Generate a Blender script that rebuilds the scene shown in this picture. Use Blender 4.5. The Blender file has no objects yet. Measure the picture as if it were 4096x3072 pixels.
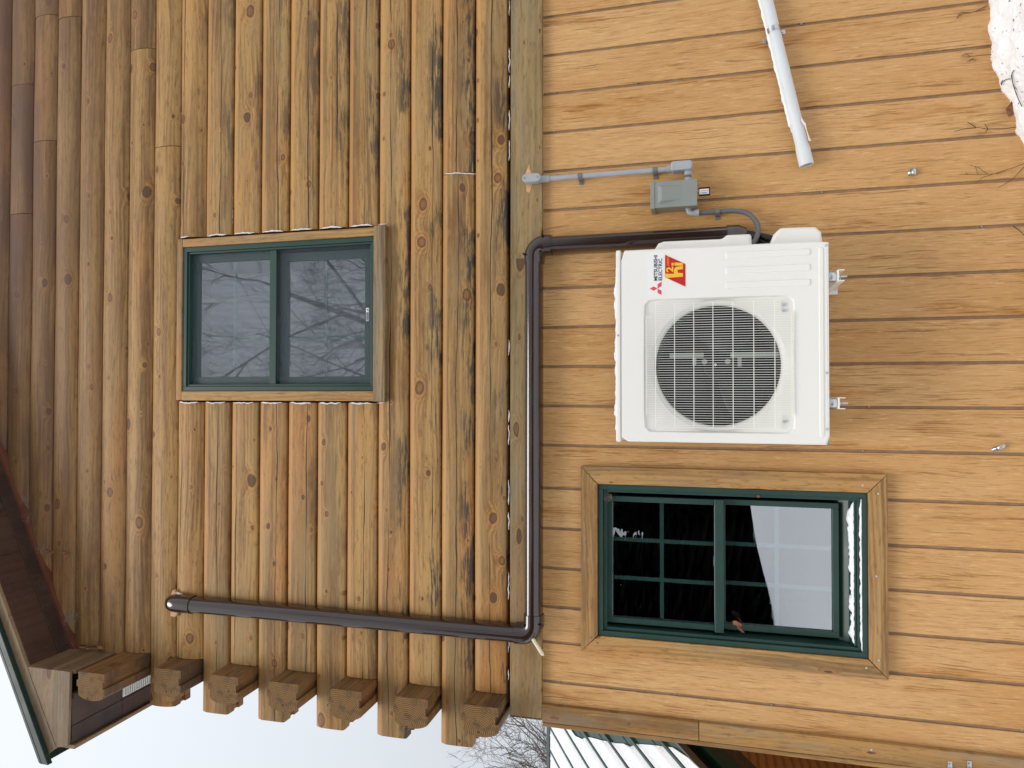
import bpy, math, random
import numpy as np
from mathutils import Vector, Matrix, noise

# ------------------------------------------------------------------ camera, sky, sun, exposure
scene = bpy.context.scene
CAM_D, CAM_H = 3.6066, 1.45
F_PX, YAW, PITCH, ROLL = 2840.0, 0.0168, 0.2571, -0.003

def cam_basis():
    f = Vector((math.sin(YAW)*math.cos(PITCH), math.cos(YAW)*math.cos(PITCH), math.sin(PITCH)))
    r = Vector((math.cos(YAW), -math.sin(YAW), 0)); u = r.cross(f)
    R = math.cos(ROLL)*r + math.sin(ROLL)*u
    U = -math.sin(ROLL)*r + math.cos(ROLL)*u
    return R, U, f
CR, CU, CF = cam_basis()
CPOS = Vector((0, -CAM_D, CAM_H))
cd = bpy.data.cameras.new('camera'); cam = bpy.data.objects.new('camera', cd)
scene.collection.objects.link(cam); scene.camera = cam
m = Matrix.Identity(4)
for i, v in enumerate((-CU, CR, -CF)):          # the phone was held on its side: image right is down in the place
    for j in range(3): m[j][i] = v[j]
m.translation = CPOS
cam.matrix_world = m
cd.sensor_width = 36; cd.lens = F_PX/4096*36; cd.clip_start = 0.05; cd.clip_end = 2000

def ray(px, py):
    return CF + (1536-py)/F_PX*CR - (px-2048)/F_PX*CU
def W(px, py, y=0.0):
    d = ray(px, py); return CPOS + d*((y+CAM_D)/d.y)
def WX(px, py, x):
    d = ray(px, py); return CPOS + d*(x/d.x)

world = bpy.data.worlds.new('World'); scene.world = world; world.use_nodes = True
wn = world.node_tree; wn.nodes.clear()
SUN_EL, SUN_ROT = math.radians(57), math.radians(195)
sky = wn.nodes.new('ShaderNodeTexSky'); sky.sky_type = 'NISHITA'; sky.sun_disc = False
sky.sun_elevation = SUN_EL; sky.sun_rotation = SUN_ROT; sky.dust_density = 6
b1 = wn.nodes.new('ShaderNodeBackground'); b1.inputs[1].default_value = 0.05
wn.links.new(sky.outputs[0], b1.inputs[0])
tc = wn.nodes.new('ShaderNodeTexCoord'); sx = wn.nodes.new('ShaderNodeSeparateXYZ')
wn.links.new(tc.outputs['Generated'], sx.inputs[0])
mr = wn.nodes.new('ShaderNodeMapRange')          # overcast cloud cover: brighter overhead than at the horizon
mr.inputs[1].default_value = 0; mr.inputs[2].default_value = 1
mr.inputs[3].default_value = 0.65; mr.inputs[4].default_value = 1.32
wn.links.new(sx.outputs[2], mr.inputs[0])
nz = wn.nodes.new('ShaderNodeTexNoise'); nz.inputs['Scale'].default_value = 1.6; nz.inputs['Detail'].default_value = 3
wn.links.new(tc.outputs['Generated'], nz.inputs['Vector'])
cl = wn.nodes.new('ShaderNodeMapRange'); cl.inputs[3].default_value = 0.93; cl.inputs[4].default_value = 1.07
wn.links.new(nz.outputs['Fac'], cl.inputs[0])
mm = wn.nodes.new('ShaderNodeMath'); mm.operation = 'MULTIPLY'
wn.links.new(mr.outputs[0], mm.inputs[0]); wn.links.new(cl.outputs[0], mm.inputs[1])
b2 = wn.nodes.new('ShaderNodeBackground'); b2.inputs[0].default_value = (0.89, 0.94, 1.0, 1)
wn.links.new(mm.outputs[0], b2.inputs[1])
mx = wn.nodes.new('ShaderNodeMixShader'); mx.inputs[0].default_value = 0.92
wn.links.new(b1.outputs[0], mx.inputs[1]); wn.links.new(b2.outputs[0], mx.inputs[2])
wo = wn.nodes.new('ShaderNodeOutputWorld'); wn.links.new(mx.outputs[0], wo.inputs[0])

sd = bpy.data.lights.new('sun', 'SUN'); sd.energy = 1.9; sd.angle = math.radians(28); sd.color = (1.0, 0.96, 0.9)
sun = bpy.data.objects.new('sun', sd); scene.collection.objects.link(sun)
sdir = Vector((math.sin(SUN_ROT)*math.cos(SUN_EL), math.cos(SUN_ROT)*math.cos(SUN_EL), math.sin(SUN_EL)))
sun.rotation_euler = sdir.to_track_quat('Z', 'Y').to_euler(); sun.location = (0, -10, 12)
vs = scene.view_settings
vs.view_transform = 'Standard'; vs.look = 'None'; vs.exposure = 0.0; vs.gamma = 1.0; vs.use_curve_mapping = False
scene.cycles.max_bounces = 8; scene.cycles.transparent_max_bounces = 12

random.seed(7)
COL = scene.collection
# ------------------------------------------------------------------ object helpers
class MB:
    def __init__(s): s.v = []; s.f = []; s.mi = []
    def add(s, vs, fs, mi=0):
        o = len(s.v); s.v += [tuple(p) for p in vs]; s.f += [tuple(i+o for i in f) for f in fs]; s.mi += [mi]*len(fs); return s
    def box(s, x0, x1, y0, y1, z0, z1, mi=0):
        v = [(x, y, z) for x in (x0, x1) for y in (y0, y1) for z in (z0, z1)]
        return s.add(v, [(0,1,3,2),(4,6,7,5),(0,4,5,1),(2,3,7,6),(0,2,6,4),(1,5,7,3)], mi)
    def prism(s, poly, axis, a0, a1, mi=0, cap=None):
        # poly: 2D points in the two remaining axes (in xyz order), extruded along axis
        n = len(poly)
        def P(q, a):
            q = list(q); q.insert(axis, a); return tuple(q)
        v = [P(q, a0) for q in poly] + [P(q, a1) for q in poly]
        s.add(v, [(i, (i+1) % n, n+(i+1) % n, n+i) for i in range(n)], mi)
        o = len(s.v)-2*n
        s.f += [tuple(o+i for i in reversed(range(n))), tuple(o+n+i for i in range(n))]
        s.mi += [mi if cap is None else cap]*2
        return s
    def tube(s, path, r, n=10, cap=True, mi=0):
        path = [Vector(p) for p in path]; k = len(path)
        rs = r if isinstance(r, (list, tuple)) else [r]*k
        up = None; o = len(s.v)
        for i, p in enumerate(path):
            t = (path[min(i+1, k-1)] - path[max(i-1, 0)])
            t = t.normalized() if t.length > 1e-9 else Vector((0, 0, 1))
            if up is None:
                up = Vector((0, 0, 1)) if abs(t.z) < 0.9 else Vector((0, 1, 0))
            a = t.cross(up).normalized() if t.cross(up).length > 1e-6 else t.orthogonal().normalized()
            up = a.cross(t).normalized(); b = up
            for j in range(n):
                q = 2*math.pi*j/n
                s.v.append(tuple(p + a*(rs[i]*math.cos(q)) + b*(rs[i]*math.sin(q))))
        for i in range(k-1):
            for j in range(n):
                s.f.append((o+i*n+j, o+i*n+(j+1) % n, o+(i+1)*n+(j+1) % n, o+(i+1)*n+j)); s.mi.append(mi)
        if cap:
            s.f.append(tuple(o+j for j in reversed(range(n)))); s.f.append(tuple(o+(k-1)*n+j for j in range(n))); s.mi += [mi, mi]
        return s
    def sweep(s, frames, prof, closed=True, mi=0, caps=True):
        # frames: list of (origin, axis_a, axis_b); prof: list of (a, b)
        n = len(prof); o = len(s.v)
        for c, a, b in frames:
            for p, q in prof: s.v.append(tuple(Vector(c) + Vector(a)*p + Vector(b)*q))
        for i in range(len(frames)-1):
            for j in range(n if closed else n-1):
                s.f.append((o+i*n+j, o+i*n+(j+1) % n, o+(i+1)*n+(j+1) % n, o+(i+1)*n+j)); s.mi.append(mi)
        if caps:
            s.f.append(tuple(o+j for j in reversed(range(n)))); s.f.append(tuple(o+(len(frames)-1)*n+j for j in range(n))); s.mi += [mi, mi]
        return s
    def build(s, name, mat, parent=None, smooth=None, bevel=0, origin=True):
        me = bpy.data.meshes.new(name)
        V = np.array(s.v, dtype=float)
        c = (V.max(0)+V.min(0))/2 if origin else np.zeros(3)
        if origin and parent is None: c[2] = V[:, 2].min()
        me.from_pydata([tuple(p) for p in (V-c)], [], s.f)
        mats = mat if isinstance(mat, (list, tuple)) else [mat]
        for q in mats: me.materials.append(q)
        if any(s.mi): me.polygons.foreach_set('material_index', s.mi)
        import bmesh
        bm = bmesh.new(); bm.from_mesh(me); bmesh.ops.recalc_face_normals(bm, faces=bm.faces); bm.to_mesh(me); bm.free()
        if smooth is not None:
            me.shade_smooth(); me.set_sharp_from_angle(angle=math.radians(smooth))
        me.update()
        o = bpy.data.objects.new(name, me); COL.objects.link(o)
        o.location = Vector(c)
        if parent is not None:
            o.parent = parent; o.location = Vector(c) - wloc(parent)
        if bevel:
            bv = o.modifiers.new('bevel', 'BEVEL'); bv.width = bevel; bv.segments = 2; bv.limit_method = 'ANGLE'; bv.angle_limit = math.radians(40)
        return o
def wloc(o):
    l = Vector(o.location)
    while o.parent is not None:
        o = o.parent; l += Vector(o.location)
    return l
def tag(o, label, cat, group=None, kind=None):
    o['label'] = label
    if cat: o['category'] = cat
    if group: o['group'] = group
    if kind: o['kind'] = kind
    return o
def thing(name, loc, label, cat, group=None):
    o = bpy.data.objects.new(name, None); COL.objects.link(o); o.location = loc; o.empty_display_size = 0.1
    return tag(o, label, cat, group)
def box(name, mat, parent, x0, x1, y0, y1, z0, z1, bevel=0.0):
    return MB().box(x0, x1, y0, y1, z0, z1).build(name, mat, parent, bevel=bevel)

# ------------------------------------------------------------------ material helpers
class NT:
    def __init__(s, name):
        s.m = bpy.data.materials.new(name); s.m.use_nodes = True; s.t = s.m.node_tree; s.t.nodes.clear()
        s.out = s.t.nodes.new('ShaderNodeOutputMaterial')
    def n(s, typ, ins=None, **kw):
        x = s.t.nodes.new('ShaderNode'+typ)
        for k, v in kw.items(): setattr(x, k, v)
        if ins:
            for k, v in ins.items(): s.put(x.inputs[k], v)
        return x
    def put(s, sock, v):
        if hasattr(v, 'links') and hasattr(v, 'is_output'): s.t.links.new(v, sock)
        elif hasattr(v, 'outputs'): s.t.links.new(v.outputs[0], sock)
        else: sock.default_value = v
    def math(s, op, a, b=0.0, c=0.0, clamp=False):
        return s.n('Math', {0: a, 1: b, 2: c}, operation=op, use_clamp=clamp).outputs[0]
    def step(s, v, a, b, lo=0.0, hi=1.0):
        return s.n('MapRange', {0: v, 1: a, 2: b, 3: lo, 4: hi}, interpolation_type='SMOOTHSTEP').outputs[0]
    def mix(s, f, a, b, blend='MIX'):
        x = s.n('Mix', data_type='RGBA', blend_type=blend)
        s.put(x.inputs[0], f)
        for i, v in ((6, a), (7, b)):
            s.put(x.inputs[i], (*v, 1) if isinstance(v, tuple) and len(v) == 3 else v)
        return x.outputs[2]
    def vec(s, x, y, z): return s.n('CombineXYZ', {0: x, 1: y, 2: z}).outputs[0]
    def noise(s, v, scale=1, detail=3, rough=0.5, dist=0.0):
        return s.n('TexNoise', {'Vector': v, 'Scale': scale, 'Detail': detail, 'Roughness': rough, 'Distortion': dist}).outputs['Fac']
    def coords(s, axis='x', seed=True):
        tc = s.n('TexCoord'); sp = s.n('SeparateXYZ', {0: tc.outputs['Object']})
        X, Y, Z = sp.outputs
        u, v, w = {'x': (X, Z, Y), 'y': (Y, Z, X), 'z': (Z, X, Y)}[axis]
        oi = s.n('ObjectInfo')
        return u, v, w, oi
    def done(s, color, rough=0.5, bump=None, bump_s=0.3, bump_d=0.01, spec=0.4, metal=0.0, coat=0.0, **kw):
        p = s.n('BsdfPrincipled')
        s.put(p.inputs['Base Color'], (*color, 1) if isinstance(color, tuple) and len(color) == 3 else color)
        s.put(p.inputs['Roughness'], rough); s.put(p.inputs['Metallic'], metal)
        s.put(p.inputs['Specular IOR Level'], spec); s.put(p.inputs['Coat Weight'], coat)
        for k, v in kw.items(): s.put(p.inputs[k], v)
        if bump is not None:
            b = s.n('Bump', {'Height': bump, 'Strength': bump_s, 'Distance': bump_d}); s.t.links.new(b.outputs[0], p.inputs['Normal'])
        s.t.links.new(p.outputs[0], s.out.inputs[0]); return s.m

def plain(name, col, rough=0.5, metal=0.0, spec=0.4, var=0.06, scale=8, bump=0.0, coat=0.0):
    t = NT(name); tc = t.n('TexCoord')
    nn = t.noise(tc.outputs['Object'], scale, 4, 0.6)
    f = t.n('MapRange', {0: nn, 1: 0.3, 2: 0.7, 3: 1-var, 4: 1+var}).outputs[0]
    c = t.n('VectorMath', {0: col, 'Scale': f}, operation='SCALE').outputs[0]
    r = t.n('MapRange', {0: nn, 1: 0.3, 2: 0.7, 3: rough*0.85, 4: min(1, rough*1.15)}).outputs[0]
    if bump:
        return t.done(c, r, t.noise(tc.outputs['Object'], scale*12, 4, 0.6), bump, 0.004, spec, metal, coat)
    return t.done(c, r, None, spec=spec, metal=metal, coat=coat)

def wood(name, axis, light, dark, knots=0.3, stain=0.0, cracks=False, ksc=(5.0, 7.0), grain=1.0, grey=0.0, rough=0.55, knotcol=(0.10, 0.05, 0.025)):
    t = NT(name); u, v, w, oi = t.coords(axis)
    rnd = oi.outputs['Random']; par = t.n('SeparateColor', {0: oi.outputs['Color']})
    A = lambda a, b: t.math('ADD', a, b)
    M = lambda a, b: t.math('MULTIPLY', a, b)
    uo = A(u, M(rnd, 53.0)); vo = A(v, M(rnd, 17.0))
    # knots
    vor = t.n('TexVoronoi', {'Vector': t.vec(M(uo, ksc[0]), M(vo, ksc[1]), 0), 'Scale': 1.0, 'Randomness': 1.0}, voronoi_dimensions='2D')
    vc = t.n('SeparateColor', {0: vor.outputs['Color']})
    dn = A(vor.outputs['Distance'], M(A(t.noise(t.vec(M(uo, 16), M(vo, 22), rnd), 1, 3), -0.5), 0.13))
    size = t.n('MapRange', {0: M(M(vc.outputs[0], vc.outputs[0]), vc.outputs[0]), 3: 0.035, 4: 0.17}).outputs[0]
    pres = t.math('LESS_THAN', vc.outputs[1], knots)
    rel = t.math('DIVIDE', dn, size)
    knot = M(t.step(rel, 1.0, 0.72), pres)
    ring = M(M(t.step(rel, 1.25, 1.02), t.step(rel, 0.70, 0.92)), pres)
    halo = M(t.step(rel, 3.6, 0.6), pres)
    # grain
    wv = A(t.noise(t.vec(M(uo, 0.9), M(vo, 5.0), rnd), 1, 3), M(halo, 0.35))
    g = A(vo, M(wv, 0.09))
    streak = t.noise(t.vec(M(uo, 1.1), M(g, 55.0), M(w, 20.0)), 1, 4, 0.6)
    broad = t.noise(t.vec(M(uo, 0.55), M(g, 11.0), rnd), 1, 3, 0.55)
    fine = t.noise(t.vec(M(uo, 4.0), M(g, 230.0), M(w, 60.0)), 1, 2, 0.5)
    ringw = t.math('SINE', A(M(g, 260.0), M(t.noise(t.vec(M(uo, 0.6), M(vo, 4.0), 3.3), 1, 2), 26.0)))
    k = A(A(M(A(streak, -0.5), 0.9*grain), M(A(broad, -0.5), 1.5*grain)), A(M(ringw, 0.07*grain), M(A(fine, -0.5), 0.35*grain)))
    k = A(k, t.n('MapRange', {0: rnd, 3: -0.15, 4: 0.15}).outputs[0])
    k = A(k, M(M(t.math('SINE', M(rel, 7.5)), t.step(rel, 3.6, 1.2)), M(pres, 0.16)))
    fac = t.step(A(k, 0.5), 0.16, 0.86)
    col = t.mix(fac, light, dark)
    # reddish and greenish drift along and between boards
    drift = t.noise(t.vec(M(uo, 0.8), M(vo, 3.0), 9.1), 1, 2)
    col = t.mix(t.step(drift, 0.50, 0.70, 0, 0.55), col, (light[0]*1.12, light[1]*0.86, light[2]*0.70))
    col = t.mix(t.step(drift, 0.47, 0.28, 0, 0.45), col, (light[0]*0.70, light[1]*0.78, light[2]*0.90))
    mot = t.noise(t.vec(M(uo, 5.5), M(g, 26.0), 41.0), 1, 4, 0.7)
    col = t.mix(t.step(mot, 0.52, 0.72, 0, 0.50), col, (dark[0]*0.85, dark[1]*0.80, dark[2]*0.80))
    col = t.mix(t.step(mot, 0.46, 0.28, 0, 0.40), col, (light[0]*1.15, light[1]*1.15, light[2]*1.12))
    fleck = t.noise(t.vec(M(uo, 14.0), M(g, 95.0), 2.2), 1, 4, 0.65)
    col = t.mix(t.step(fleck, 0.53, 0.67, 0, 0.55), col, (dark[0]*0.62, dark[1]*0.60, dark[2]*0.60))
    col = t.mix(t.step(fleck, 0.42, 0.28, 0, 0.30), col, (light[0]*1.22, light[1]*1.22, light[2]*1.25))
    if grey:
        gn = t.noise(t.vec(M(uo, 2.0), M(vo, 18.0), 4.4), 1, 4, 0.6)
        col = t.mix(t.step(gn, 0.45, 0.7, 0, grey), col, (0.22, 0.20, 0.155))
    if cracks:
        # planed logs (alpha): sheltered orange upper edge, greyer weathered face
        al = oi.outputs['Alpha']
        gw = t.noise(t.vec(M(uo, 1.3), M(vo, 8.0), 21.0), 1, 4, 0.6)
        col = t.mix(M(t.step(gw, 0.40, 0.68, 0.0, 0.55), al), col, (light[0]*0.76, light[1]*0.89, light[2]*1.16))
        col = t.mix(M(M(t.step(v, 0.052, 0.064), al), 0.62), col, (light[0]*1.16, light[1]*0.98, light[2]*0.88))
        bl_ = t.noise(t.vec(M(uo, 1.7), M(vo, 22.0), 33.0), 1, 4, 0.65)
        col = t.mix(M(t.step(bl_, 0.60, 0.74, 0, 0.6), al), col, (0.155, 0.145, 0.115))
    col = t.mix(M(halo, 0.35), col, (light[0]*0.95, light[1]*0.66, light[2]*0.42))
    kc = t.mix(t.step(vc.outputs[2], 0.25, 0.6), knotcol, (light[0]*0.62, light[1]*0.46, light[2]*0.40))
    kc = t.mix(t.step(t.math('SINE', M(rel, 13.0)), -1, 1, 0, 0.45), kc, (0.05, 0.026, 0.016))
    col = t.mix(M(knot, 0.88), col, kc)
    col = t.mix(M(ring, 0.75), col, (0.045, 0.024, 0.014))
    hgt = A(A(M(streak, 0.5), M(fine, 0.35)), M(knot, -0.3))
    if stain:
        # mildew along the lower side of the log, amount from the object's own colour (green channel)
        sn = t.noise(t.vec(M(uo, 2.1), M(vo, 9.0), 1.7), 1, 5, 0.65)
        sf = t.noise(t.vec(M(uo, 9.0), M(vo, 120.0), 2.7), 1, 4, 0.7)
        low = t.step(A(v, M(A(sn, -0.5), 0.10)), 0.030, -0.055)
        am = M(M(t.step(A(sn, M(A(sf, -0.5), 0.45)), 0.485, 0.615), low), par.outputs[1])
        col = t.mix(M(am, stain), col, (0.035, 0.031, 0.026))
        sp2 = t.noise(t.vec(M(uo, 40.0), M(vo, 60.0), 6.2), 1, 2, 0.6)
        col = t.mix(M(M(t.step(sp2, 0.66, 0.74), par.outputs[1]), 0.45), col, (0.06, 0.05, 0.035))
        # purple-brown weathered finish with overhang shade painted in (blue channel)
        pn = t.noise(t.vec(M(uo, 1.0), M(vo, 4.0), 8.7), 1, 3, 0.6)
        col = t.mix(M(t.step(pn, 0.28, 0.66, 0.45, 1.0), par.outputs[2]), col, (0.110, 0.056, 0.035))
        wn_ = t.noise(t.vec(M(uo, 2.5), M(vo, 13.0), 12.0), 1, 3, 0.7)
        col = t.mix(t.step(wn_, 0.66, 0.82, 0, 0.4), col, (0.36, 0.30, 0.21))
    if cracks:
        # one long drying check, its height in the red channel (0 = none)
        cv = A(A(v, M(A(par.outputs[0], -0.5), -0.186)), M(A(t.noise(t.vec(M(uo, 1.6), 0.5, rnd), 1, 4, 0.55), -0.5), 0.05))
        cw = t.n('MapRange', {0: t.noise(t.vec(M(uo, 2.0), 7.0, rnd), 1, 1), 1: 0.35, 2: 0.65, 3: 0.0003, 4: 0.0040}).outputs[0]
        cr = M(t.step(t.math('DIVIDE', t.math('ABSOLUTE', cv), cw), 1.4, 0.6), t.math('GREATER_THAN', par.outputs[0], 0.02))
        col = t.mix(M(cr, 0.92), col, (0.012, 0.009, 0.007))
        hgt = A(hgt, M(cr, -2.0))
    return t.done(col, t.n('MapRange', {0: streak, 3: rough-0.08, 4: rough+0.12}).outputs[0], hgt, 0.35, 0.004, 0.35)

def endgrain(name, c1, c2):
    t = NT(name); tc = t.n('TexCoord'); sp = t.n('SeparateXYZ', {0: tc.outputs['Object']}); oi = t.n('ObjectInfo')
    y = t.math('ADD', sp.outputs[1], t.n('MapRange', {0: oi.outputs['Random'], 3: -0.05, 4: 0.05}).outputs[0])
    z = t.math('ADD', sp.outputs[2], t.n('MapRange', {0: oi.outputs['Random'], 3: 0.03, 4: -0.05}).outputs[0])
    nn = t.noise(tc.outputs['Object'], 14, 3)
    r = t.math('SQRT', t.math('ADD', t.math('MULTIPLY', y, y), t.math('MULTIPLY', z, z)))
    r = t.math('ADD', r, t.math('MULTIPLY', nn, 0.012))
    s = t.math('SINE', t.math('MULTIPLY', r, 620.0))
    col = t.mix(t.step(s, -1, 1), c1, c2)
    col = t.mix(t.step(t.noise(tc.outputs['Object'], 22, 4, 0.65), 0.45, 0.72, 0, 0.7), col, (0.05, 0.035, 0.025))
    col = t.mix(t.step(r, 0.02, 0.005), col, (0.05, 0.03, 0.02))
    return t.done(col, 0.7, s, 0.3, 0.002, 0.2)

LT, DK = (0.445, 0.255, 0.086), (0.190, 0.092, 0.028)
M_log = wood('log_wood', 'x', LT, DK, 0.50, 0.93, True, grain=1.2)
M_perp = wood('log_wood_dark', 'x', (0.255, 0.135, 0.046), (0.115, 0.056, 0.020), 0.25, 0.9, True, grain=1.2)  # darker log wood: the shade on the side logs is in this colour
M_logend = endgrain('log_end_grain', (0.245, 0.138, 0.052), (0.125, 0.064, 0.024))
M_trim = {a: wood('trim_pine_'+a, a, (0.44, 0.252, 0.088), (0.22, 0.112, 0.036), 0.30, ksc=(3.0, 11.0), grain=1.25, grey=0.22) for a in 'xz'}
M_skirt = wood('skirt_wood', 'x', (0.325, 0.224, 0.098), (0.180, 0.116, 0.047), 0.42, ksc=(3.6, 9.0), grey=0.40)
M_sill = wood('sill_wood_grey', 'x', (0.33, 0.225, 0.11), (0.14, 0.085, 0.042), 0.12, ksc=(3, 11), grey=0.6, grain=1.5)
M_corner = wood('corner_wood', 'z', (0.40, 0.22, 0.072), (0.20, 0.105, 0.035), 0.25, ksc=(2.2, 10), grey=0.45)
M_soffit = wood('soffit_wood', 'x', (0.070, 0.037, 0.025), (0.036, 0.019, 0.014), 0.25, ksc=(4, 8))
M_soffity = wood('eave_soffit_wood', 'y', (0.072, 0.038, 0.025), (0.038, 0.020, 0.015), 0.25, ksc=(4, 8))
M_fascia = wood('fascia_wood', 'x', (0.245, 0.170, 0.092), (0.155, 0.100, 0.052), 0.15, ksc=(3, 8), grey=0.3)
M_boxw = wood('return_side_wood', 'y', (0.22, 0.135, 0.07), (0.12, 0.07, 0.036), 0.2, ksc=(4, 8))
M_dark = plain('wall_core_dark', (0.035, 0.02, 0.012), 0.9)
M_rawwood = plain('fresh_cut_wood', (0.60, 0.33, 0.18), 0.6, var=0.2, scale=40)

def siding_mat():
    t = NT('siding_stain'); u, v, w, oi = t.coords('z'); rnd = oi.outputs['Random']
    A = lambda a, b: t.math('ADD', a, b)
    M = lambda a, b: t.math('MULTIPLY', a, b)
    uo = A(u, M(rnd, 61.0)); vo = A(v, M(rnd, 23.0))
    wv = t.noise(t.vec(M(uo, 1.4), M(vo, 7.0), rnd), 1, 3)
    g = A(vo, M(wv, 0.055))
    d1 = t.noise(t.vec(M(uo, 4.2), M(g, 125.0), 0.3), 1, 4, 0.72)
    d2 = t.noise(t.vec(M(uo, 13.0), M(g, 150.0), 0.7), 1, 3, 0.65)
    d3 = t.noise(t.vec(M(uo, 3.0), M(g, 42.0), 4.7), 1, 3, 0.6)
    clus = t.noise(t.vec(M(uo, 1.8), M(vo, 10.0), 5.5), 1, 4, 0.6)
    big = t.noise(t.vec(M(uo, 0.7), M(vo, 2.0), 1.5), 1, 3)
    col = t.mix(t.step(big, 0.3, 0.7), (0.520, 0.282, 0.102), (0.600, 0.352, 0.150))
    col = t.mix(t.step(d3, 0.50, 0.70, 0, 0.38), col, (0.44, 0.215, 0.062))
    col = t.mix(t.step(clus, 0.56, 0.74, 0, 0.75), col, (0.43, 0.185, 0.040))
    dash = t.step(A(d1, M(A(clus, -0.5), 0.35)), 0.56, 0.66)
    col = t.mix(M(dash, 0.60), col, (0.175, 0.072, 0.022))
    col = t.mix(t.step(d2, 0.54, 0.68, 0, 0.40), col, (0.27, 0.125, 0.040))
    col = t.mix(t.step(d2, 0.44, 0.30, 0, 0.45), col, (0.76, 0.51, 0.27))
    wear = t.noise(t.vec(M(uo, 5.0), M(vo, 16.0), 15.5), 1, 5, 0.7)
    col = t.mix(t.step(wear, 0.67, 0.78, 0, 0.40), col, (0.72, 0.54, 0.37))
    h = A(M(d1, -0.8), M(d2, -0.5))
    return t.done(col, 0.62, h, 0.55, 0.004, 0.3)
M_siding = siding_mat()
M_groove = plain('groove_stain', (0.30, 0.185, 0.105), 0.7, var=0.2, scale=20)
M_green = plain('green_window_metal', (0.014, 0.046, 0.035), 0.42, spec=0.5, var=0.12, scale=5)
M_greenroof = plain('green_roof_metal', (0.006, 0.022, 0.017), 0.45, spec=0.5, var=0.1)
M_white = plain('white_enamel', (0.79, 0.775, 0.73), 0.38, var=0.012, scale=2)
M_guard = plain('guard_wire_white', (0.86, 0.86, 0.80), 0.4, var=0.02)
M_duct = plain('brown_gloss_plastic', (0.026, 0.013, 0.010), 0.13, spec=0.75, var=0.1, scale=3, coat=0.45)
M_pvcgrey = plain('grey_conduit_plastic', (0.36, 0.38, 0.40), 0.38, var=0.06)
M_strap = plain('dark_grey_strap', (0.16, 0.165, 0.17), 0.45)
M_box = plain('grey_box_enamel', (0.245, 0.265, 0.245), 0.36, var=0.04, metal=0.0)
M_flex = plain('flex_conduit_grey', (0.135, 0.14, 0.145), 0.4)
M_black = plain('black_rubber', (0.012, 0.012, 0.013), 0.45, var=0.2)
M_blackgloss = plain('black_plastic', (0.012, 0.012, 0.012), 0.2)
M_fan = plain('fan_black', (0.005, 0.005, 0.007), 0.4, spec=0.25)
M_zinc = plain('zinc_steel', (0.55, 0.58, 0.60), 0.30, metal=1.0, var=0.18, scale=30)
M_galv = plain('galvanised_bracket', (0.30, 0.32, 0.33), 0.42, metal=0.6, var=0.15, scale=14)
M_pvc = plain('white_pipe_plastic', (0.66, 0.69, 0.71), 0.42, var=0.05, scale=6)
M_ivory = plain('ivory_hose', (0.74, 0.66, 0.49), 0.5)
M_foam = plain('white_sealant', (0.80, 0.78, 0.77), 0.85, var=0.1, scale=60, bump=0.6)
M_print = {k: plain('print_'+k, c, 0.45, var=0.0) for k, c in dict(navy=(0.02, 0.025, 0.05), pink=(0.72, 0.075, 0.10), red=(0.52, 0.012, 0.014), yellow=(0.78, 0.50, 0.03), orange=(0.72, 0.24, 0.03), paper=(0.75, 0.76, 0.76), grey=(0.10, 0.10, 0.11), label=(0.62, 0.60, 0.62)).items()}
M_leaf = plain('dead_leaf', (0.22, 0.09, 0.042), 0.7, var=0.35, scale=60)
M_twig = plain('dry_stem', (0.045, 0.028, 0.018), 0.8, var=0.3, scale=60)
M_grass = plain('dark_grass_stem', (0.035, 0.042, 0.032), 0.7, var=0.3)
M_bark = plain('grey_bark', (0.105, 0.085, 0.070), 0.9, var=0.3, scale=5)
M_barkdark = plain('dark_bark', (0.045, 0.036, 0.030), 0.9, var=0.3, scale=5)
M_web = plain('cobweb_dust', (0.24, 0.20, 0.17), 0.95, var=0.3, scale=90)
M_room = plain('dark_room', (0.012, 0.011, 0.010), 0.9)

def snow_mat():
    t = NT('snow'); tc = t.n('TexCoord'); P = tc.outputs['Object']
    n1 = t.noise(P, 55, 5, 0.65); n2 = t.noise(P, 9, 3, 0.5)
    col = t.mix(t.step(n2, 0.3, 0.7), (0.86, 0.88, 0.91), (0.90, 0.91, 0.93))
    return t.done(col, 0.75, t.math('ADD', n1, t.math('MULTIPLY', n2, 1.5)), 0.5, 0.012, 0.25)
M_snow = snow_mat()

def glass_mat(name, fac, tint=(0.85, 0.9, 0.92), wob=0.0006):
    t = NT(name); tc = t.n('TexCoord')
    b = t.n('Bump', {'Height': t.noise(tc.outputs['Object'], 2.5, 2), 'Strength': 0.5, 'Distance': wob})
    gl = t.n('BsdfGlossy', {'Color': (0.92, 0.95, 1.0, 1), 'Roughness': 0.0}); t.t.links.new(b.outputs[0], gl.inputs['Normal'])
    tr = t.n('BsdfTransparent', {'Color': (*tint, 1)})
    mx = t.n('MixShader', {0: fac}); t.t.links.new(tr.outputs[0], mx.inputs[1]); t.t.links.new(gl.outputs[0], mx.inputs[2])
    t.t.links.new(mx.outputs[0], t.out.inputs[0]); return t.m
M_clear = glass_mat('clear_edge', 0.0, (0.96, 0.97, 0.97))
M_glass1 = glass_mat('window_glass_coated', 0.29, (0.96, 0.97, 0.98))
M_glass2 = glass_mat('window_glass_double', 0.40)
M_bar = plain('green_glazing_bar', (0.055, 0.135, 0.110), 0.5)
def pane(parent, x0, x1, y, z0, z1, mat):
    mb_ = MB().box(x0, x1, y, y+0.004, z0, z1); mb_.mi = [1]*6
    for i, f in enumerate(mb_.f):
        if all(abs(mb_.v[k][1]-y) < 1e-9 for k in f): mb_.mi[i] = 0
    return mb_.build('pane', [mat, M_clear], parent)
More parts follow.
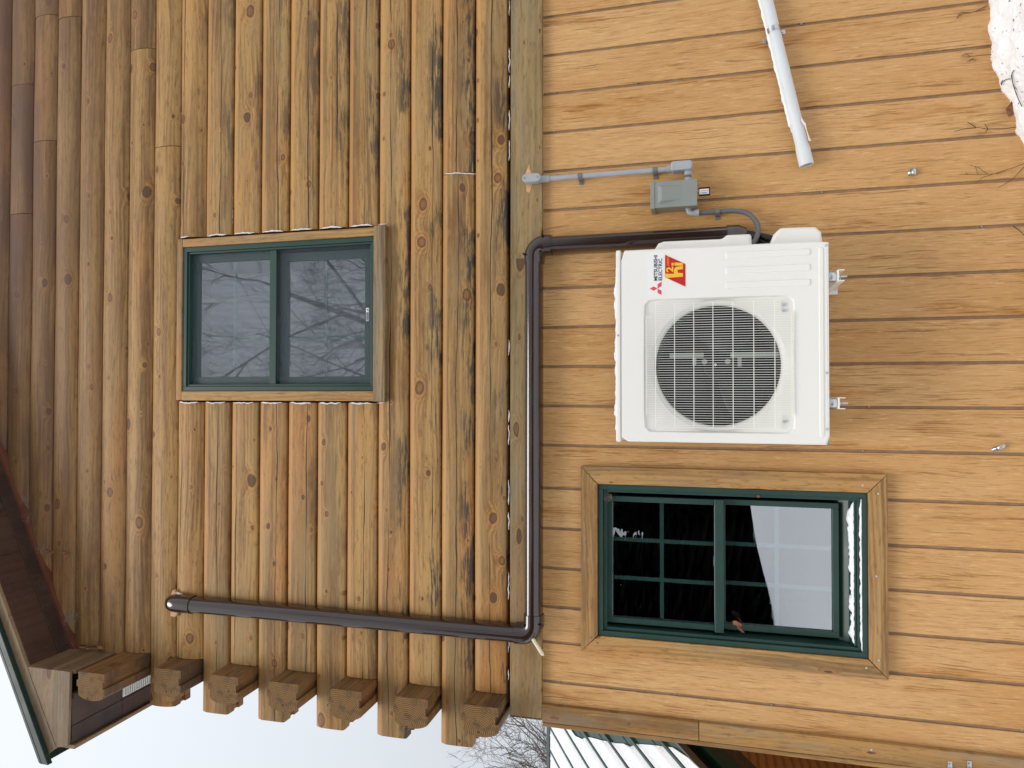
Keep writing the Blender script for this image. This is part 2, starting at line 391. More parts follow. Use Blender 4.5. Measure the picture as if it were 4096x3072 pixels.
def screen_mat():
    t = NT('insect_screen'); tr = t.n('BsdfTransparent'); d = t.n('BsdfDiffuse', {'Color': (0.17, 0.19, 0.22, 1)})
    tc = t.n('TexCoord'); nn = t.noise(tc.outputs['Object'], 3.0, 2)
    f = t.n('MapRange', {0: nn, 3: 0.13, 4: 0.19}).outputs[0]
    mx = t.n('MixShader', {0: f}); t.t.links.new(tr.outputs[0], mx.inputs[1]); t.t.links.new(d.outputs[0], mx.inputs[2])
    t.t.links.new(mx.outputs[0], t.out.inputs[0]); return t.m
M_screen = screen_mat()

# ------------------------------------------------------------------ the ground
def lerp_tab(x, tab):
    if x <= tab[0][0]: return tab[0][1]
    for (a, b), (c, d) in zip(tab, tab[1:]):
        if x <= c: return b+(d-b)*(x-a)/(c-a)
    return tab[-1][1]
BANK = [(-3, -0.02), (0.4, -0.01), (0.9, 0.02), (1.1, 0.055), (1.18, 0.08), (1.29, 0.098), (1.37, 0.138), (1.5, 0.172), (1.6, 0.18), (1.77, 0.197), (2.4, 0.22), (4, 0.2), (8, 0.05)]
def ground_z(x, y):
    near = math.exp(-max(0, -y-0.1)/1.4) if y < 0.3 else 0
    z = lerp_tab(x, BANK)*near
    q = Vector((x, y, 0))
    d = math.hypot(x, y)
    z += 0.05*noise.noise(q*0.5) * (1 if d > 3 else 0.4)
    if y > -2.5 and abs(x) < 4:
        z += 0.013*noise.fractal(q*11, 0.9, 2.1, 5) + 0.006*abs(noise.noise(q*30+Vector((5, 2, 1))))
        z += 0.012*noise.noise(q*6)
        if y > -0.035: z -= (0.035+y)*0.45*(1+noise.noise(q*20))
    if d > 14: z += 0.2*noise.noise(q*0.12)
    if -16 < y < -5: z += lerp_tab(x, [(-7, 0.0), (-4.6, 0.08), (-3.9, 0.17), (-3.2, 0.33), (-2.6, 0.46), (-1.8, 0.60), (0, 0.78), (6, 0.9), (14, 0.3)])*math.exp(-((y+9.5)/1.7)**2)
    return z
def axis_pts(lo, hi, fine_lo, fine_hi, step, far):
    a = list(np.arange(fine_lo, fine_hi+1e-6, step)); s = step
    while a[-1] < hi: s = min(s*1.35, 0.4 if abs(a[-1]) < 15 else far); a.append(min(hi, a[-1]+s))
    s = step
    while a[0] > lo: s = min(s*1.35, 0.4 if abs(a[0]) < 15 else far); a.insert(0, max(lo, a[0]-s))
    return a
gx = axis_pts(-400, 400, 0.85, 2.05, 0.0065, 40); gy = axis_pts(-400, 600, -0.50, 0.02, 0.0065, 40)
gv = [(x, y, ground_z(x, y)) for y in gy for x in gx]; nx = len(gx)
gf = [(j*nx+i, j*nx+i+1, (j+1)*nx+i+1, (j+1)*nx+i) for j in range(len(gy)-1) for i in range(nx-1)]
g = MB().add(gv, gf).build('snow_ground', M_snow, None, smooth=80, origin=False)
g['kind'] = 'structure'; g['label'] = 'snow covered ground at the foot of the wall'

# ------------------------------------------------------------------ the house
house = thing('log_house', (-1.6, 0, 0), 'house with stained log upper wall over ochre grooved siding', 'house')
Z0, HL = 5.952, 0.186
ROOF = lambda x: 5.492+0.495*(x+0.962)          # underside of the gable overhang
XR = 4.6
def zk(k): return Z0-k*HL

def log_profile(sag=0.022, ex=2.6, flat=False):
    pts = []                                     # (y, z) for a log of height HL centred on z = 0, round side towards -y
    h = HL/2-0.0034
    pts += [(0.130, -h), (0.085, -h), (0.085, -h+0.013), (0.045, -h+0.013), (0.045, -h), (0.004, -h)]
    if flat:                                     # planed face with eased upper and lower edges
        pts += [(-0.006, -h+0.0005), (-0.016, -h+0.003), (-0.020, -h+0.010), (-0.0215, -h+0.030), (-0.0225, 0), (-0.0220, h-0.045), (-0.0205, h-0.032), (-0.0105, h-0.008), (-0.003, h-0.001)]
    else:
        n = 12
        for i in range(n+1):
            s = -1+2*i/n
            pts.append((-sag*(1-abs(s)**ex)-0.003, s*(h-0.003)))
    pts += [(0.004, h), (0.045, h), (0.049, h+0.011), (0.081, h+0.011), (0.085, h), (0.130, h)]
    return pts
LPF = log_profile(flat=True)
LP = log_profile()
lcount = 0
def log(parent, x0, x1, zc, slope0=None, perp=None, name='log', crack=0, stain=0.5, purple=0.0, flat=False):
    """A log along local x from x0 to x1 at height zc; slope0 shears the left end under the roof; perp = x of its flat face when it runs along y."""
    global lcount; lcount += 1
    n = max(2, int((x1-x0)/0.22)); L = x1-x0; mbk = MB()
    prof = LPF if flat else LP; P = len(prof); off = random.uniform(0, 90)
    for i in range(n+1):
        for (y, z) in prof:
            x = x0+L*i/n
            if slope0: x += slope0*(z+HL/2)*(1-i/n)
            wob = noise.noise(Vector((x*1.3+off, z*9, 3))) * 0.004 if y < 0 else 0
            wz = noise.noise(Vector((x*0.9+off, 7, 1)))*0.0013
            mbk.v.append((x, y+wob, z+wz))
    for i in range(n):
        for j in range(P):
            mbk.f.append((i*P+j, i*P+(j+1) % P, (i+1)*P+(j+1) % P, (i+1)*P+j)); mbk.mi.append(0)
    mbk.f.append(tuple(reversed(range(P)))); mbk.f.append(tuple(n*P+j for j in range(P))); mbk.mi += [1, 1]
    V = np.array(mbk.v); cx = (x0+x1)/2
    mbk.v = [(a-cx, b, c) for a, b, c in mbk.v]
    o = mbk.build(name, [M_log if perp is None else M_perp, M_logend], None, smooth=40, origin=False)
    o.parent = parent; wl = wloc(parent)
    if perp is None: o.location = Vector((cx, 0, zc))-wl
    else:
        o.rotation_euler = (0, 0, -math.pi/2); o.location = Vector((perp-0.130, -cx, zc))-wl
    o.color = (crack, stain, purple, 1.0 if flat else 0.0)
    return o

W1 = dict(x0=-0.03, x1=0.928, z0=3.096, z1=4.452)     # outside of the trim
W2 = dict(x0=-1.287, x1=-0.357, z0=0.62, z1=2.027)
core = MB()
core.box(-1.60, XR, 0.135, 0.20, 2.2, 3.17).box(-1.60, W1['x0']+0.05, 0.135, 0.20, 3.17, 4.43).box(W1['x1']-0.05, XR, 0.135, 0.20, 3.17, 4.43)
core.prism([(-1.60, 4.43), (XR, 4.43), (XR, ROOF(XR)), (-1.60, ROOF(-1.60))], 1, 0.135, 0.20)
log_wall = core.build('log_wall', M_dark, house)
joints = {1: [339, 856], 2: [62, 564], 3: [70], 6: [196], 7: [586], 17: [694]}
cracks = {9: 0.42, 10: 0.78, 11: 0.34, 12: 0.3, 13: 0.36, 14: 0.4, 16: 0.25, 17: 0.5, 18: 0.5, 8: 0.8, 15: 0.6}
for k in range(-5, 19):
    zc = zk(k)-HL/2
    pxm = W(0, 0)      # rows keep their own weathering and painted overhang shade
    stain = 0.10 if k < 6 else (0.35 if k < 9 else min(1.0, 0.55+0.06*(k-9)))
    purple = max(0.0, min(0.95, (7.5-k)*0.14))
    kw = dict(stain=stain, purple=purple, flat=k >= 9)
    if k < 6:
        xe = -0.962+(zk(k+1)-5.492)/0.495
        ends = [(max(xe, -1.58), XR, 1/0.495 if xe > -1.58 else None)]
    else:
        xl = -1.852 if k % 2 == 1 else -1.553
        if 8 <= k <= 14: ends = [(xl, W1['x0']-0.012, None), (W1['x1']+0.012, XR, None)]
        else: ends = [(xl, XR, None)]
    for (a, b, sl) in ends:
        cuts = sorted(W((zk(k)+zk(k+1))*0+600, j, 0).x for j in ())
        cuts = []
        for j in joints.get(k, []):
            pxk = 2048-F_PX*0     # column of the joint follows from the row's height
            best = min(range(0, 2300, 4), key=lambda q: abs(W(q, j, -0.02).z-zc))
            xj = W(best, j, -0.02).x
            if a+0.1 < xj < b-0.1: cuts.append(xj)
        seg = [a]+sorted(cuts)+[b]
        for i in range(len(seg)-1):
            cr = cracks.get(k, 0) if random.random() < 0.85 else 0
            if k == 18: cr = 0.47
            kw['stain'] = stain*(0.5 if (seg[i+1] < 0.2) else 1.0)
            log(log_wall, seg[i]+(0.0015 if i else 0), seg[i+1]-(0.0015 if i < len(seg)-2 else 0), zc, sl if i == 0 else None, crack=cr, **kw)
side_core = MB().box(-1.72, -1.60, 0.21, 6.0, 2.2, 4.85).build('side_log_wall', M_dark, house)
for k in range(6, 19):
    zc = zk(k)-HL/2
    yend = {True: 0.336 if k == 6 else 0.182, False: -0.140}[k % 2 == 0]
    log(side_core, -6.0, yend, zc, perp=-1.556, crack=0.47 if k in (6, 10, 16) else 0, stain=0.75 if k % 2 == 0 else 0.4, purple=0.2)

# band between logs and siding, siding boards, corner boards
sk = box('skirt_board', M_skirt, house, -1.652, XR, -0.032, 0.13, 2.231, 2.399, 0.003)
MB().box(-1.660, -1.6525, -0.031, 0.128, 2.232, 2.398).build('end_grain', M_logend, sk)
sb = MB()
sb.box(-1.60, XR, 0.009, 0.10, -0.3, 0.70).box(-1.60, -1.205, 0.009, 0.10, 0.70, 1.942).box(-0.44, XR, 0.009, 0.10, 0.70, 1.942).box(-1.60, XR, 0.009, 0.10, 1.942, 2.30)
siding = sb.build('siding_wall', M_groove, house)
gx_ = [2.182-0.2032*k for k in range(-12, 13)]
for q in ((3559, 2000), (3559, 2181), (3559, 2359), (3559, 2533), (3567, 2692.7), (3300, 2842)): gx_.append(W(q[0], q[1], 0).x)
gx_ = sorted(x for x in gx_ if x < XR)
edges = [-1.60]+gx_+[XR]
GW = 0.0072
def board(a, b, z0, z1):
    o = MB().box(a, b, 0.0, 0.0087, z0, z1).build('siding_board', M_siding, siding, bevel=0.0022); return o
for a, b in zip(edges, edges[1:]):
    a2, b2 = a+(GW if a > -1.59 else 0), b-(GW if b < XR else 0)
    HX0, HX1, HZ0, HZ1 = -1.205, -0.44, 0.704, 1.942
    if b2 > HX0 and a2 < HX1:
        if a2 < HX0: poly = [(a2, -0.2), (b2, -0.2), (b2, HZ0), (HX0, HZ0), (HX0, HZ1), (b2, HZ1), (b2, 2.235), (a2, 2.235)]
        elif b2 > HX1: poly = [(a2, -0.2), (b2, -0.2), (b2, 2.235), (a2, 2.235), (a2, HZ1), (HX1, HZ1), (HX1, HZ0), (a2, HZ0)]
        else:
            board(a2, b2, HZ1, 2.235); board(a2, b2, -0.2, HZ0); continue
        MB().prism(poly, 1, 0.0, 0.0087).build('siding_board', M_siding, siding, bevel=0.0022)
    else: board(a2, b2, -0.2, 2.235)
for (px, py) in ((2220, 372), (2545, 335), (2215, 528), (2860, 137), (3205, 97), (2265, 847), (2543, 800), (3476, 1626), (3925, 907), (3450, 1803), (3085, 2818), (2236, 2725), (2700, 2774), (3287, 770), (3450, 2325), (4085, 2918), (2180, 216), (2185, 1158)):
    p = W(px, py, 0.006)
    MB().tube([(p.x, 0.0088, p.z), (p.x, 0.001, p.z)], 0.0045, 8).build('screw_head', M_galv, siding)
cb = MB().prism([(-1.668, -0.032), (-1.580, -0.032), (-1.580, 0.0), (-1.640, 0.0), (-1.640, 0.02), (-1.668, 0.02)], 2, -0.3, W(2797, 2890).z).build('corner_board', M_corner, house, bevel=0.003)
cb2 = MB().prism([(-1.668, -0.032), (-1.580, -0.032), (-1.580, 0.0), (-1.640, 0.0), (-1.640, 0.02), (-1.668, 0.02)], 2, W(2797, 2890).z+0.003, 2.230).build('corner_board', M_corner, house, bevel=0.003)
box('corner_board', M_corner, house, -1.692, -1.671, -0.028, 0.09, -0.3, 2.228, 0.002)
MB().box(-1.69, -1.60, 0.092, 6, -0.3, 2.23).build('side_siding_wall', M_siding, house)
for (px, py) in ((2215, 2860), (2513, 2897), (2913, 2941), (3485, 2999)):
    p = W(px, py, -0.033)
    MB().tube([(p.x, -0.030, p.z), (p.x, -0.0345, p.z)], 0.005, 8).build('screw_head', M_zinc, cb2 if p.z > 1.3 else cb)

# ------------------------------------------------------------------ windows
def frame_ring(mb_, x0, x1, z0, z1, w, y0, y1, mi=0, wb=None):
    wb = w if wb is None else wb
    mb_.box(x0, x0+w, y0, y1, z0, z1, mi).box(x1-w, x1, y0, y1, z0, z1, mi)
    mb_.box(x0+w, x1-w, y0, y1, z1-w, z1, mi).box(x0+w, x1-w, y0, y1, z0, z0+wb, mi)
    return mb_
def blob_strip(name, mat, parent, pts, w, h, seed, dens=0.008):
    """ragged bead of sealant or snow along a polyline: lumpy half tube"""
    rs = random.Random(seed); path = []; P = [Vector(p) for p in pts]
    for a, b in zip(P, P[1:]):
        n = max(2, int((b-a).length/dens))
        for i in range(n): path.append(a+(b-a)*i/n)
    path.append(P[-1]); rr = []
    for i, p in enumerate(path):
        e = min(i, len(path)-1-i); s = min(1, 0.25+e*0.3)
        rr.append(max(0.0008, w*s*(0.55+0.9*abs(noise.noise(Vector((i*0.23, seed*3.1, 0))))+rs.uniform(-0.12, 0.12))))
    jit = [p+Vector((noise.noise(Vector((i*0.31, 1, seed)))*h, 0, noise.noise(Vector((i*0.27, 5, seed)))*h)) for i, p in enumerate(path)]
    return MB().tube(jit, rr, 7).build(name, mat, parent, smooth=60)

def snow_heap(name, parent, x0, x1, y0, y1, z, hh, seed, nx_=60, ny_=10, base=0.2):
    mb_ = MB(); v = []
    for j in range(ny_+1):
        for i in range(nx_+1):
            fx, fy = i/nx_, j/ny_
            x = x0+(x1-x0)*fx; y = y0+(y1-y0)*fy
            e = min(1, min(fx, 1-fx)*14)*min(1, min(fy, 1-fy)*6+0.0)
            q = Vector((x*9+seed, y*9, seed))
            n_ = max(0.0, base+0.55*noise.noise(q*0.8)+0.45*noise.noise(q*3.1)+0.3*noise.noise(q*8))
            jx = 0.004*noise.noise(q*6); jy = 0.006*noise.noise(q*5+Vector((3, 3, 3)))
            v.append((x+jx, y+jy, z+hh*e*(0.15+n_)))
    n1 = nx_+1
    f = [(j*n1+i, j*n1+i+1, (j+1)*n1+i+1, (j+1)*n1+i) for j in range(ny_) for i in range(nx_)]
    o0 = len(v); v += [(a, b, z-0.0005) for (a, b, c) in v]
    f += [tuple(o0+i for i in reversed(q)) for q in f]
    rim = [i for i in range(n1)]+[j*n1+nx_ for j in range(1, ny_+1)]+[ny_*n1+i for i in range(nx_-1, -1, -1)]+[j*n1 for j in range(ny_-1, 0, -1)]
    for a, b in zip(rim, rim[1:]+rim[:1]): f.append((a, o0+a, o0+b, b))
    mb_.add(v, f)
    return mb_.build(name, M_snow, parent, smooth=60)

# upper window, with insect screen
fx0, fx1, fz0, fz1 = 0.024, 0.879, 3.168, 4.421
r = frame_ring(MB(), fx0, fx1, fz0, fz1, 0.027, -0.022, 0.12)
frame_ring(r, fx0+0.0275, fx1-0.0275, fz0+0.0275, fz1-0.0275, 0.012, -0.013, 0.11)
win1 = r.build('window', M_green, house, bevel=0.002)
win1['label'] = 'upper window with green frame and grey insect screen'
for nm, a in (('trim_board', (0.880, 0.927, -0.034, 0.10, 3.170, 4.418)), ('trim_board', (-0.032, 0.023, -0.034, 0.10, 3.168, 4.418))):
    MB().box(*a).build(nm, M_trim['z'], win1, bevel=0.004)
MB().box(-0.030, 0.930, -0.030, 0.10, 4.422, 4.458).build('trim_board', M_trim['x'], win1, bevel=0.003)
MB().box(-0.034, 0.928, -0.060, 0.02, 3.097, 3.1665).build('sill_board', M_sill, win1, bevel=0.004)
for (gx0, gx1, gz0, gz1, yy) in ((0.108, 0.795, 3.868, 4.362, 0.035), (0.107, 0.782, 3.274, 3.778, 0.060)):
    s = frame_ring(MB(), gx0-0.045, gx1+0.045, gz0-0.05, gz1+0.033, 0.046, yy-0.012, yy+0.03)
    s.build('sash', M_green, win1, bevel=0.002)
    pane(win1, gx0-0.002, gx1+0.002, yy+0.004, gz0-0.005, gz1+0.002, M_glass1)
    zc = (gz0+gz1)/2
    MB().box(gx0, gx1, yy+0.012, yy+0.018, zc-0.009, zc+0.009).build('glazing_bar', M_bar, win1)
    for xx in (gx0+(gx1-gx0)/3, gx0+2*(gx1-gx0)/3):
        MB().box(xx-0.009, xx+0.009, yy+0.0125, yy+0.0175, gz0, gz1).build('glazing_bar', M_bar, win1)
MB().box(0.064, 0.839, -0.003, 0.012, 3.803, 3.846).build('meeting_rail', M_green, win1, bevel=0.002)
MB().box(0.064, 0.839, 0.0135, 0.0145, 3.208, 4.381).build('insect_screen', M_screen, win1)
st = MB().box(0.413, 0.486, -0.0045, -0.0035, 3.2195, 3.2365).build('sticker', M_print['paper'], win1)
for i in range(5): MB().box(0.416, 0.462, -0.0052, -0.0046, 3.2215+i*0.0028, 3.2231+i*0.0028).build('print_line', M_print['grey'], st)
MB().prism([(0.468, 3.2225), (0.482, 3.2225), (0.475, 3.2335)], 1, -0.0052, -0.0046).build('warning_triangle', M_print['grey'], st)
room = MB().box(-0.6, 1.5, 0.13, 0.14, 2.9, 4.7)
def dark_room(x0, x1, z0, z1, hx0, hx1, hz0, hz1, y0, dep):
    mb_ = MB()
    mb_.box(x0, x1, y0+dep, y0+dep+0.02, z0, z1).box(x0-0.02, x0, y0, y0+dep, z0, z1).box(x1, x1+0.02, y0, y0+dep, z0, z1)
    mb_.box(x0, x1, y0, y0+dep, z0-0.02, z0).box(x0, x1, y0, y0+dep, z1, z1+0.02)
    mb_.box(x0, hx0, y0, y0+0.01, z0, z1).box(hx1, x1, y0, y0+0.01, z0, z1).box(hx0, hx1, y0, y0+0.01, z0, hz0).box(hx0, hx1, y0, y0+0.01, hz1, z1)
    return mb_
dark_room(-0.5, 1.4, 2.8, 4.7, fx0+0.02, fx1-0.02, fz0+0.02, fz1-0.02, 0.202, 1.8).build('room', M_room, house)
MB().box(fx0, fx0+0.02, 0.12, 0.21, fz0, fz1).box(fx1-0.02, fx1, 0.12, 0.21, fz0, fz1).box(fx0, fx1, 0.12, 0.21, fz0-0.0, fz0+0.02).box(fx0, fx1, 0.12, 0.21, fz1-0.02, fz1).build('window_jamb', M_room, house)
# blind hanging in the upper window
t = NT('pale_blind'); tcb = t.n('TexCoord'); spb = t.n('SeparateXYZ', {0: tcb.outputs['Object']})
M_blind = t.done(t.mix(t.step(t.math('SINE', t.math('MULTIPLY', spb.outputs[0], 130.0)), -1, 1), (0.22, 0.22, 0.25), (0.28, 0.28, 0.31)), 0.9)
bl = MB(); pv = []
for i in range(61):
    xx = 0.04+0.70*i/60; pv.append((xx, 0.155+0.012*math.sin(i*1.05)))
bl.prism(pv+[(a, b+0.002) for a, b in reversed(pv)], 2, 3.20, 4.36)
bl.build('curtain', M_blind, house)

# foam sealant where the logs were cut for the window
for k in range(8, 16):
    zc = zk(k)-HL/2
    for s, xx in ((0, 0.938), (1, -0.042)):
        if k == 15: pts = [(xx, -0.030, 3.155), (xx+0.002, -0.03, 3.105)]
        else: pts = [(xx, -0.034, zc+0.062), (xx+(-0.004 if s else 0.004), -0.036, zc), (xx, -0.034, zc-0.07)]
        if (k, s) in ((8, 0),): pts = pts[:2]
        blob_strip('sealant', M_foam, win1, pts, 0.0055, 0.006, k*2+s)
# caulk along the top of the skirt board
for i, (y0_, y1_) in enumerate(((0, 60), (190, 290), (300, 350), (440, 520), (560, 640), (1640, 1690), (1700, 1780), (1920, 2020), (2050, 2120), (2290, 2400), (2540, 2610), (2680, 2720), (1360, 1420))):
    a, b = W(2036, y0_, -0.03), W(2034, y1_, -0.03)
    blob_strip('caulk_bead', M_foam, sk, [(a.x, -0.026, 2.409), ((a.x+b.x)/2, -0.028, 2.406), (b.x, -0.026, 2.410)], 0.0032, 0.005, 40+i)
a, b = W(1776, 694, -0.03), W(1902, 694, -0.03)
blob_strip('caulk_bead', M_foam, log_wall, [(a.x, -0.020, a.z), ((a.x+b.x)/2, -0.040, (a.z+b.z)/2), (b.x, -0.018, b.z)], 0.0035, 0.003, 77)
for (px, y0_, y1_) in ((932, 760, 905), (1041, 820, 905)):
    a, b = W(px, y0_, 0), W(px-1, y1_, 0)
    blob_strip('caulk_bead', M_foam, log_wall, [(a.x, -0.004, a.z), (b.x, -0.004, b.z)], 0.0032, 0.001, px)

# lower window
fx0, fx1, fz0, fz1 = -1.2015, -0.4455, 0.7035, 1.9415
r = frame_ring(MB(), fx0, fx1, fz0, fz1, 0.024, -0.030, 0.16)
frame_ring(r, fx0+0.0245, fx1-0.0245, fz0+0.0245, fz1-0.0245, 0.016, -0.014, 0.15)
r.box(fx0+0.0415, fx1-0.0415, -0.004, 0.15, fz0+0.0415, fz0+0.052)
r.prism([(-0.004, fz0+0.0525), (0.12, fz0+0.0525), (0.12, fz0+0.115), (0.075, fz0+0.105), (0.045, fz0+0.066)], 0, fx0+0.0415, fx1-0.0415)
win2 = r.build('window', M_green, house, bevel=0.002)
win2['label'] = 'lower window with green frame, glazing bars and mitred wooden trim'
ox0, ox1, oz0, oz1 = W2['x0'], W2['x1'], W2['z0'], W2['z1']; e = 0.0008
for poly, ax in (([(ox0+e, oz1), (ox1-e, oz1), (fx1-e, fz1+0.002), (fx0+e, fz1+0.002)], 'x'), ([(ox0+e, oz0), (ox1-e, oz0), (fx1-e, fz0-0.002), (fx0+e, fz0-0.002)], 'x'),
                 ([(ox0, oz0+e), (fx0-0.002, fz0+e), (fx0-0.002, fz1-e), (ox0, oz1-e)], 'z'), ([(ox1, oz0+e), (fx1+0.002, fz0+e), (fx1+0.002, fz1-e), (ox1, oz1-e)], 'z')):
    tb = MB().prism(poly, 1, -0.040, -0.0005).build('trim_board', M_trim[ax], win2, bevel=0.0015)
for (px, py) in ((2390, 1900), (2353, 1914), (2920, 1921), (3450, 1941), (3512, 1975), (3505, 2305), (3515, 2641), (3465, 2671), (2390, 2572), (2363, 2550), (2340, 2168)):
    p = W(px, py, -0.04); MB().tube([(p.x, -0.038, p.z), (p.x, -0.0425, p.z)], 0.0045, 8).build('screw_head', M_zinc, win2)
for (gx0, gx1, gz0, gz1, yy) in ((-1.117, -0.536, 1.377, 1.885, 0.03), (-1.115, -0.536, 0.837, 1.335, 0.06)):
    s = frame_ring(MB(), gx0-0.030, gx1+0.028, gz0-0.026, gz1+0.018, 0.0275, yy-0.014, yy+0.03)
    s.build('sash', M_green, win2, bevel=0.002)
    pane(win2, gx0-0.002, gx1+0.002, yy+0.004, gz0-0.001, gz1+0.001, M_glass2)
    zc = (gz0+gz1)/2
    MB().box(gx0, gx1, yy+0.0095, yy+0.016, zc-0.0095, zc+0.0095).build('glazing_bar', M_bar, win2)
    for xx in (gx0+(gx1-gx0)/3, gx0+2*(gx1-gx0)/3):
        MB().box(xx-0.0095, xx+0.0095, yy+0.010, yy+0.0155, gz0, gz1).build('glazing_bar', M_bar, win2)
MB().box(-1.150, -0.505, -0.004, 0.036, 1.3355, 1.378).build('meeting_rail', M_green, win2, bevel=0.003)
lk = W(2858, 2240, 0.05); MB().box(lk.x-0.028, lk.x+0.022, 0.042, 0.05, lk.z-0.004, lk.z+0.006).build('sash_lock', M_galv, win2, bevel=0.002)
dark_room(-2.0+0.45, -0.1, 0.3, 2.2, fx0+0.02, fx1-0.02, fz0+0.02, fz1-0.02, 0.17, 2.0).build('room', M_room, house)

# ------------------------------------------------------------------ roof and eave
SL = 0.495
def slope_prism(mb_, x0, x1, d0, d1, y0, y1):
    return mb_.prism([(x0, ROOF(x0)+d0), (x1, ROOF(x1)+d0), (x1, ROOF(x1)+d1), (x0, ROOF(x0)+d1)], 1, y0, y1)
roof = slope_prism(MB(), -2.0, XR+0.3, 0.022, 0.098, -0.318, 6.2).build('roof', M_dark, house)
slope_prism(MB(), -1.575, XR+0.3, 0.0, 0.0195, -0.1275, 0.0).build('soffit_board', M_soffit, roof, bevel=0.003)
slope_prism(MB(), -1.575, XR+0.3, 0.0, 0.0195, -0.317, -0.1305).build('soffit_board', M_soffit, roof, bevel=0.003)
slope_prism(MB(), -1.562, XR+0.3, -0.020, -0.0005, -0.046, 0.02).build('soffit_trim', plain('rust_trim', (0.13, 0.045, 0.022), 0.6, var=0.2), roof)
MB().prism([(-2.0, ROOF(-2.0)), (XR+.3, ROOF(XR+.3)), (XR+.3, ROOF(XR+.3)+0.104), (-2.055, ROOF(-2.055)+0.104)], 1, -0.340, -0.3185).build('rake_board', M_fascia, roof, bevel=0.002)
slope_prism(MB(), -2.09, XR+.3, 0.100, 0.104, -0.356, 6.2)
de = MB(); slope_prism(de, -2.085, XR+.3, 0.105, 0.118, -0.372, 6.2); slope_prism(de, -2.085, XR+.3, 0.062, 0.105, -0.372, -0.3415); slope_prism(de, -2.085, XR+.3, 0.1185, 0.135, -0.366, -0.345)
de.build('roof_metal', M_greenroof, roof, bevel=0.003)
tr = MB().prism([(-1.564, ROOF(-1.564)-0.002), (-1.564, 4.889), (-1.979, 4.897), (-2.0, ROOF(-2.0)-0.002)], 1, -0.338, -0.3205).build('eave_return_board', M_fascia, roof, bevel=0.002)
for a, b in ((4.868, 5.03), (5.033, 5.20)):
    MB().box(-1.580, -1.563, -0.319, -0.03, a, b).build('return_side_board', M_boxw, roof, bevel=0.002)
for (a, b) in ((-1.873, -1.690), (-1.978, -1.876)):
    for (c, d) in ((-0.319, 0.044), (0.047, 2.0), (2.003, 4.0), (4.003, 6.2)):
        if b > -1.8 and c > 0:
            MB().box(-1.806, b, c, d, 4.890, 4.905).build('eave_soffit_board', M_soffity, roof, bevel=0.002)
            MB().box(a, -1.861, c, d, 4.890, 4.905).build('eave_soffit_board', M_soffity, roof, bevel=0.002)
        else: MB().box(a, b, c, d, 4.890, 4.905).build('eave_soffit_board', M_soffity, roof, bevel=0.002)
MB().box(-1.72, -1.6905, -0.319, 6.2, 4.868, 4.905).build('eave_nailer', M_soffity, roof)
vt = MB().box(-1.8055, -1.8615, 0.047, 6.2, 4.9, 4.91, 1)
for i in range(26):
    y_ = 0.055+i*0.018; vt.box(-1.8565, -1.8105, y_, y_+0.008, 4.8865, 4.8985)
vt.box(-1.8105, -1.8055, 0.047, 6.2, 4.8862, 4.8985).box(-1.8615, -1.8565, 0.047, 6.2, 4.8862, 4.8985).box(-1.8564, -1.8106, 0.047, 0.0525, 4.8862, 4.8985)
vt.box(-1.8564, -1.8106, 0.53, 6.2, 4.8862, 4.8985)
vo_ = vt.build('soffit_vent', [M_white, M_room], roof); vo_['label'] = 'white slotted vent strip let into the dark eave soffit'
MB().box(-2.005, -1.982, -0.318, 6.2, 4.872, 5.045).build('eave_fascia', M_fascia, roof, bevel=0.002)

# ------------------------------------------------------------------ heat pump
AX0, AX1, AY0, AY1, AZ0, AZ1 = -0.203, 0.647, -0.430, -0.105, 0.926, 1.806
ac = thing('heat_pump', (0.222, -0.27, AZ0), 'white outdoor heat pump unit with round fan and red logo plate on wall', 'heat pump')
def rrect(x0, x1, z0, z1, r_, n=5):
    p = []
    for cx, cz, a0 in ((x1-r_, z1-r_, 0), (x0+r_, z1-r_, 90), (x0+r_, z0+r_, 180), (x1-r_, z0+r_, 270)):
        for i in range(n+1):
            q = math.radians(a0+90*i/n); p.append((cx+r_*math.cos(q), cz+r_*math.sin(q)))
    return p
FC = (0.131, 1.372); FR = 0.262
RX0, RX1, RZ0, RZ1 = -0.160, 0.425, 1.058, 1.684
# casing: front plate with a recessed grille opening
def ring_between(mb_, A, yA, B, yB, mi=0):
    n = len(A); o = len(mb_.v)
    mb_.v += [(a, yA, b) for a, b in A]+[(a, yB, b) for a, b in B]
    for i in range(n): mb_.f.append((o+i, o+(i+1) % n, o+n+(i+1) % n, o+n+i)); mb_.mi.append(mi)
def resample(poly, n):
    P = [Vector((a, b)) for a, b in poly]; P.append(P[0]); L = [0]
    for a, b in zip(P, P[1:]): L.append(L[-1]+(b-a).length)
    out = []
    for i in range(n):
        s = L[-1]*i/n; j = max(k for k in range(len(L)) if L[k] <= s+1e-9); j = min(j, len(P)-2)
        f_ = (s-L[j])/max(1e-9, L[j+1]-L[j]); q = P[j]+(P[j+1]-P[j])*f_; out.append((q.x, q.y))
    return out
def by_angle(poly_fn, n):
    return [poly_fn(2*math.pi*i/n) for i in range(n)]
def rect_polar(x0, x1, z0, z1, c, r_):
    base = rrect(x0, x1, z0, z1, r_, 6)
    def f_(a):
        d = Vector((math.cos(a), math.sin(a))); best = None
        for (p, q), (s, t_) in zip(base, base[1:]+base[:1]):
            e_ = Vector((s-p, t_-q)); w_ = Vector((p-c[0], q-c[1])); den = d.x*e_.y-d.y*e_.x
            if abs(den) < 1e-12: continue
            tt = (w_.x*e_.y-w_.y*e_.x)/den; uu = (w_.x*d.y-w_.y*d.x)/den
            if tt > 0 and -1e-6 <= uu <= 1+1e-6 and (best is None or tt > best): best = tt
        return (c[0]+d.x*best, c[1]+d.y*best)
    return f_
NA = 96
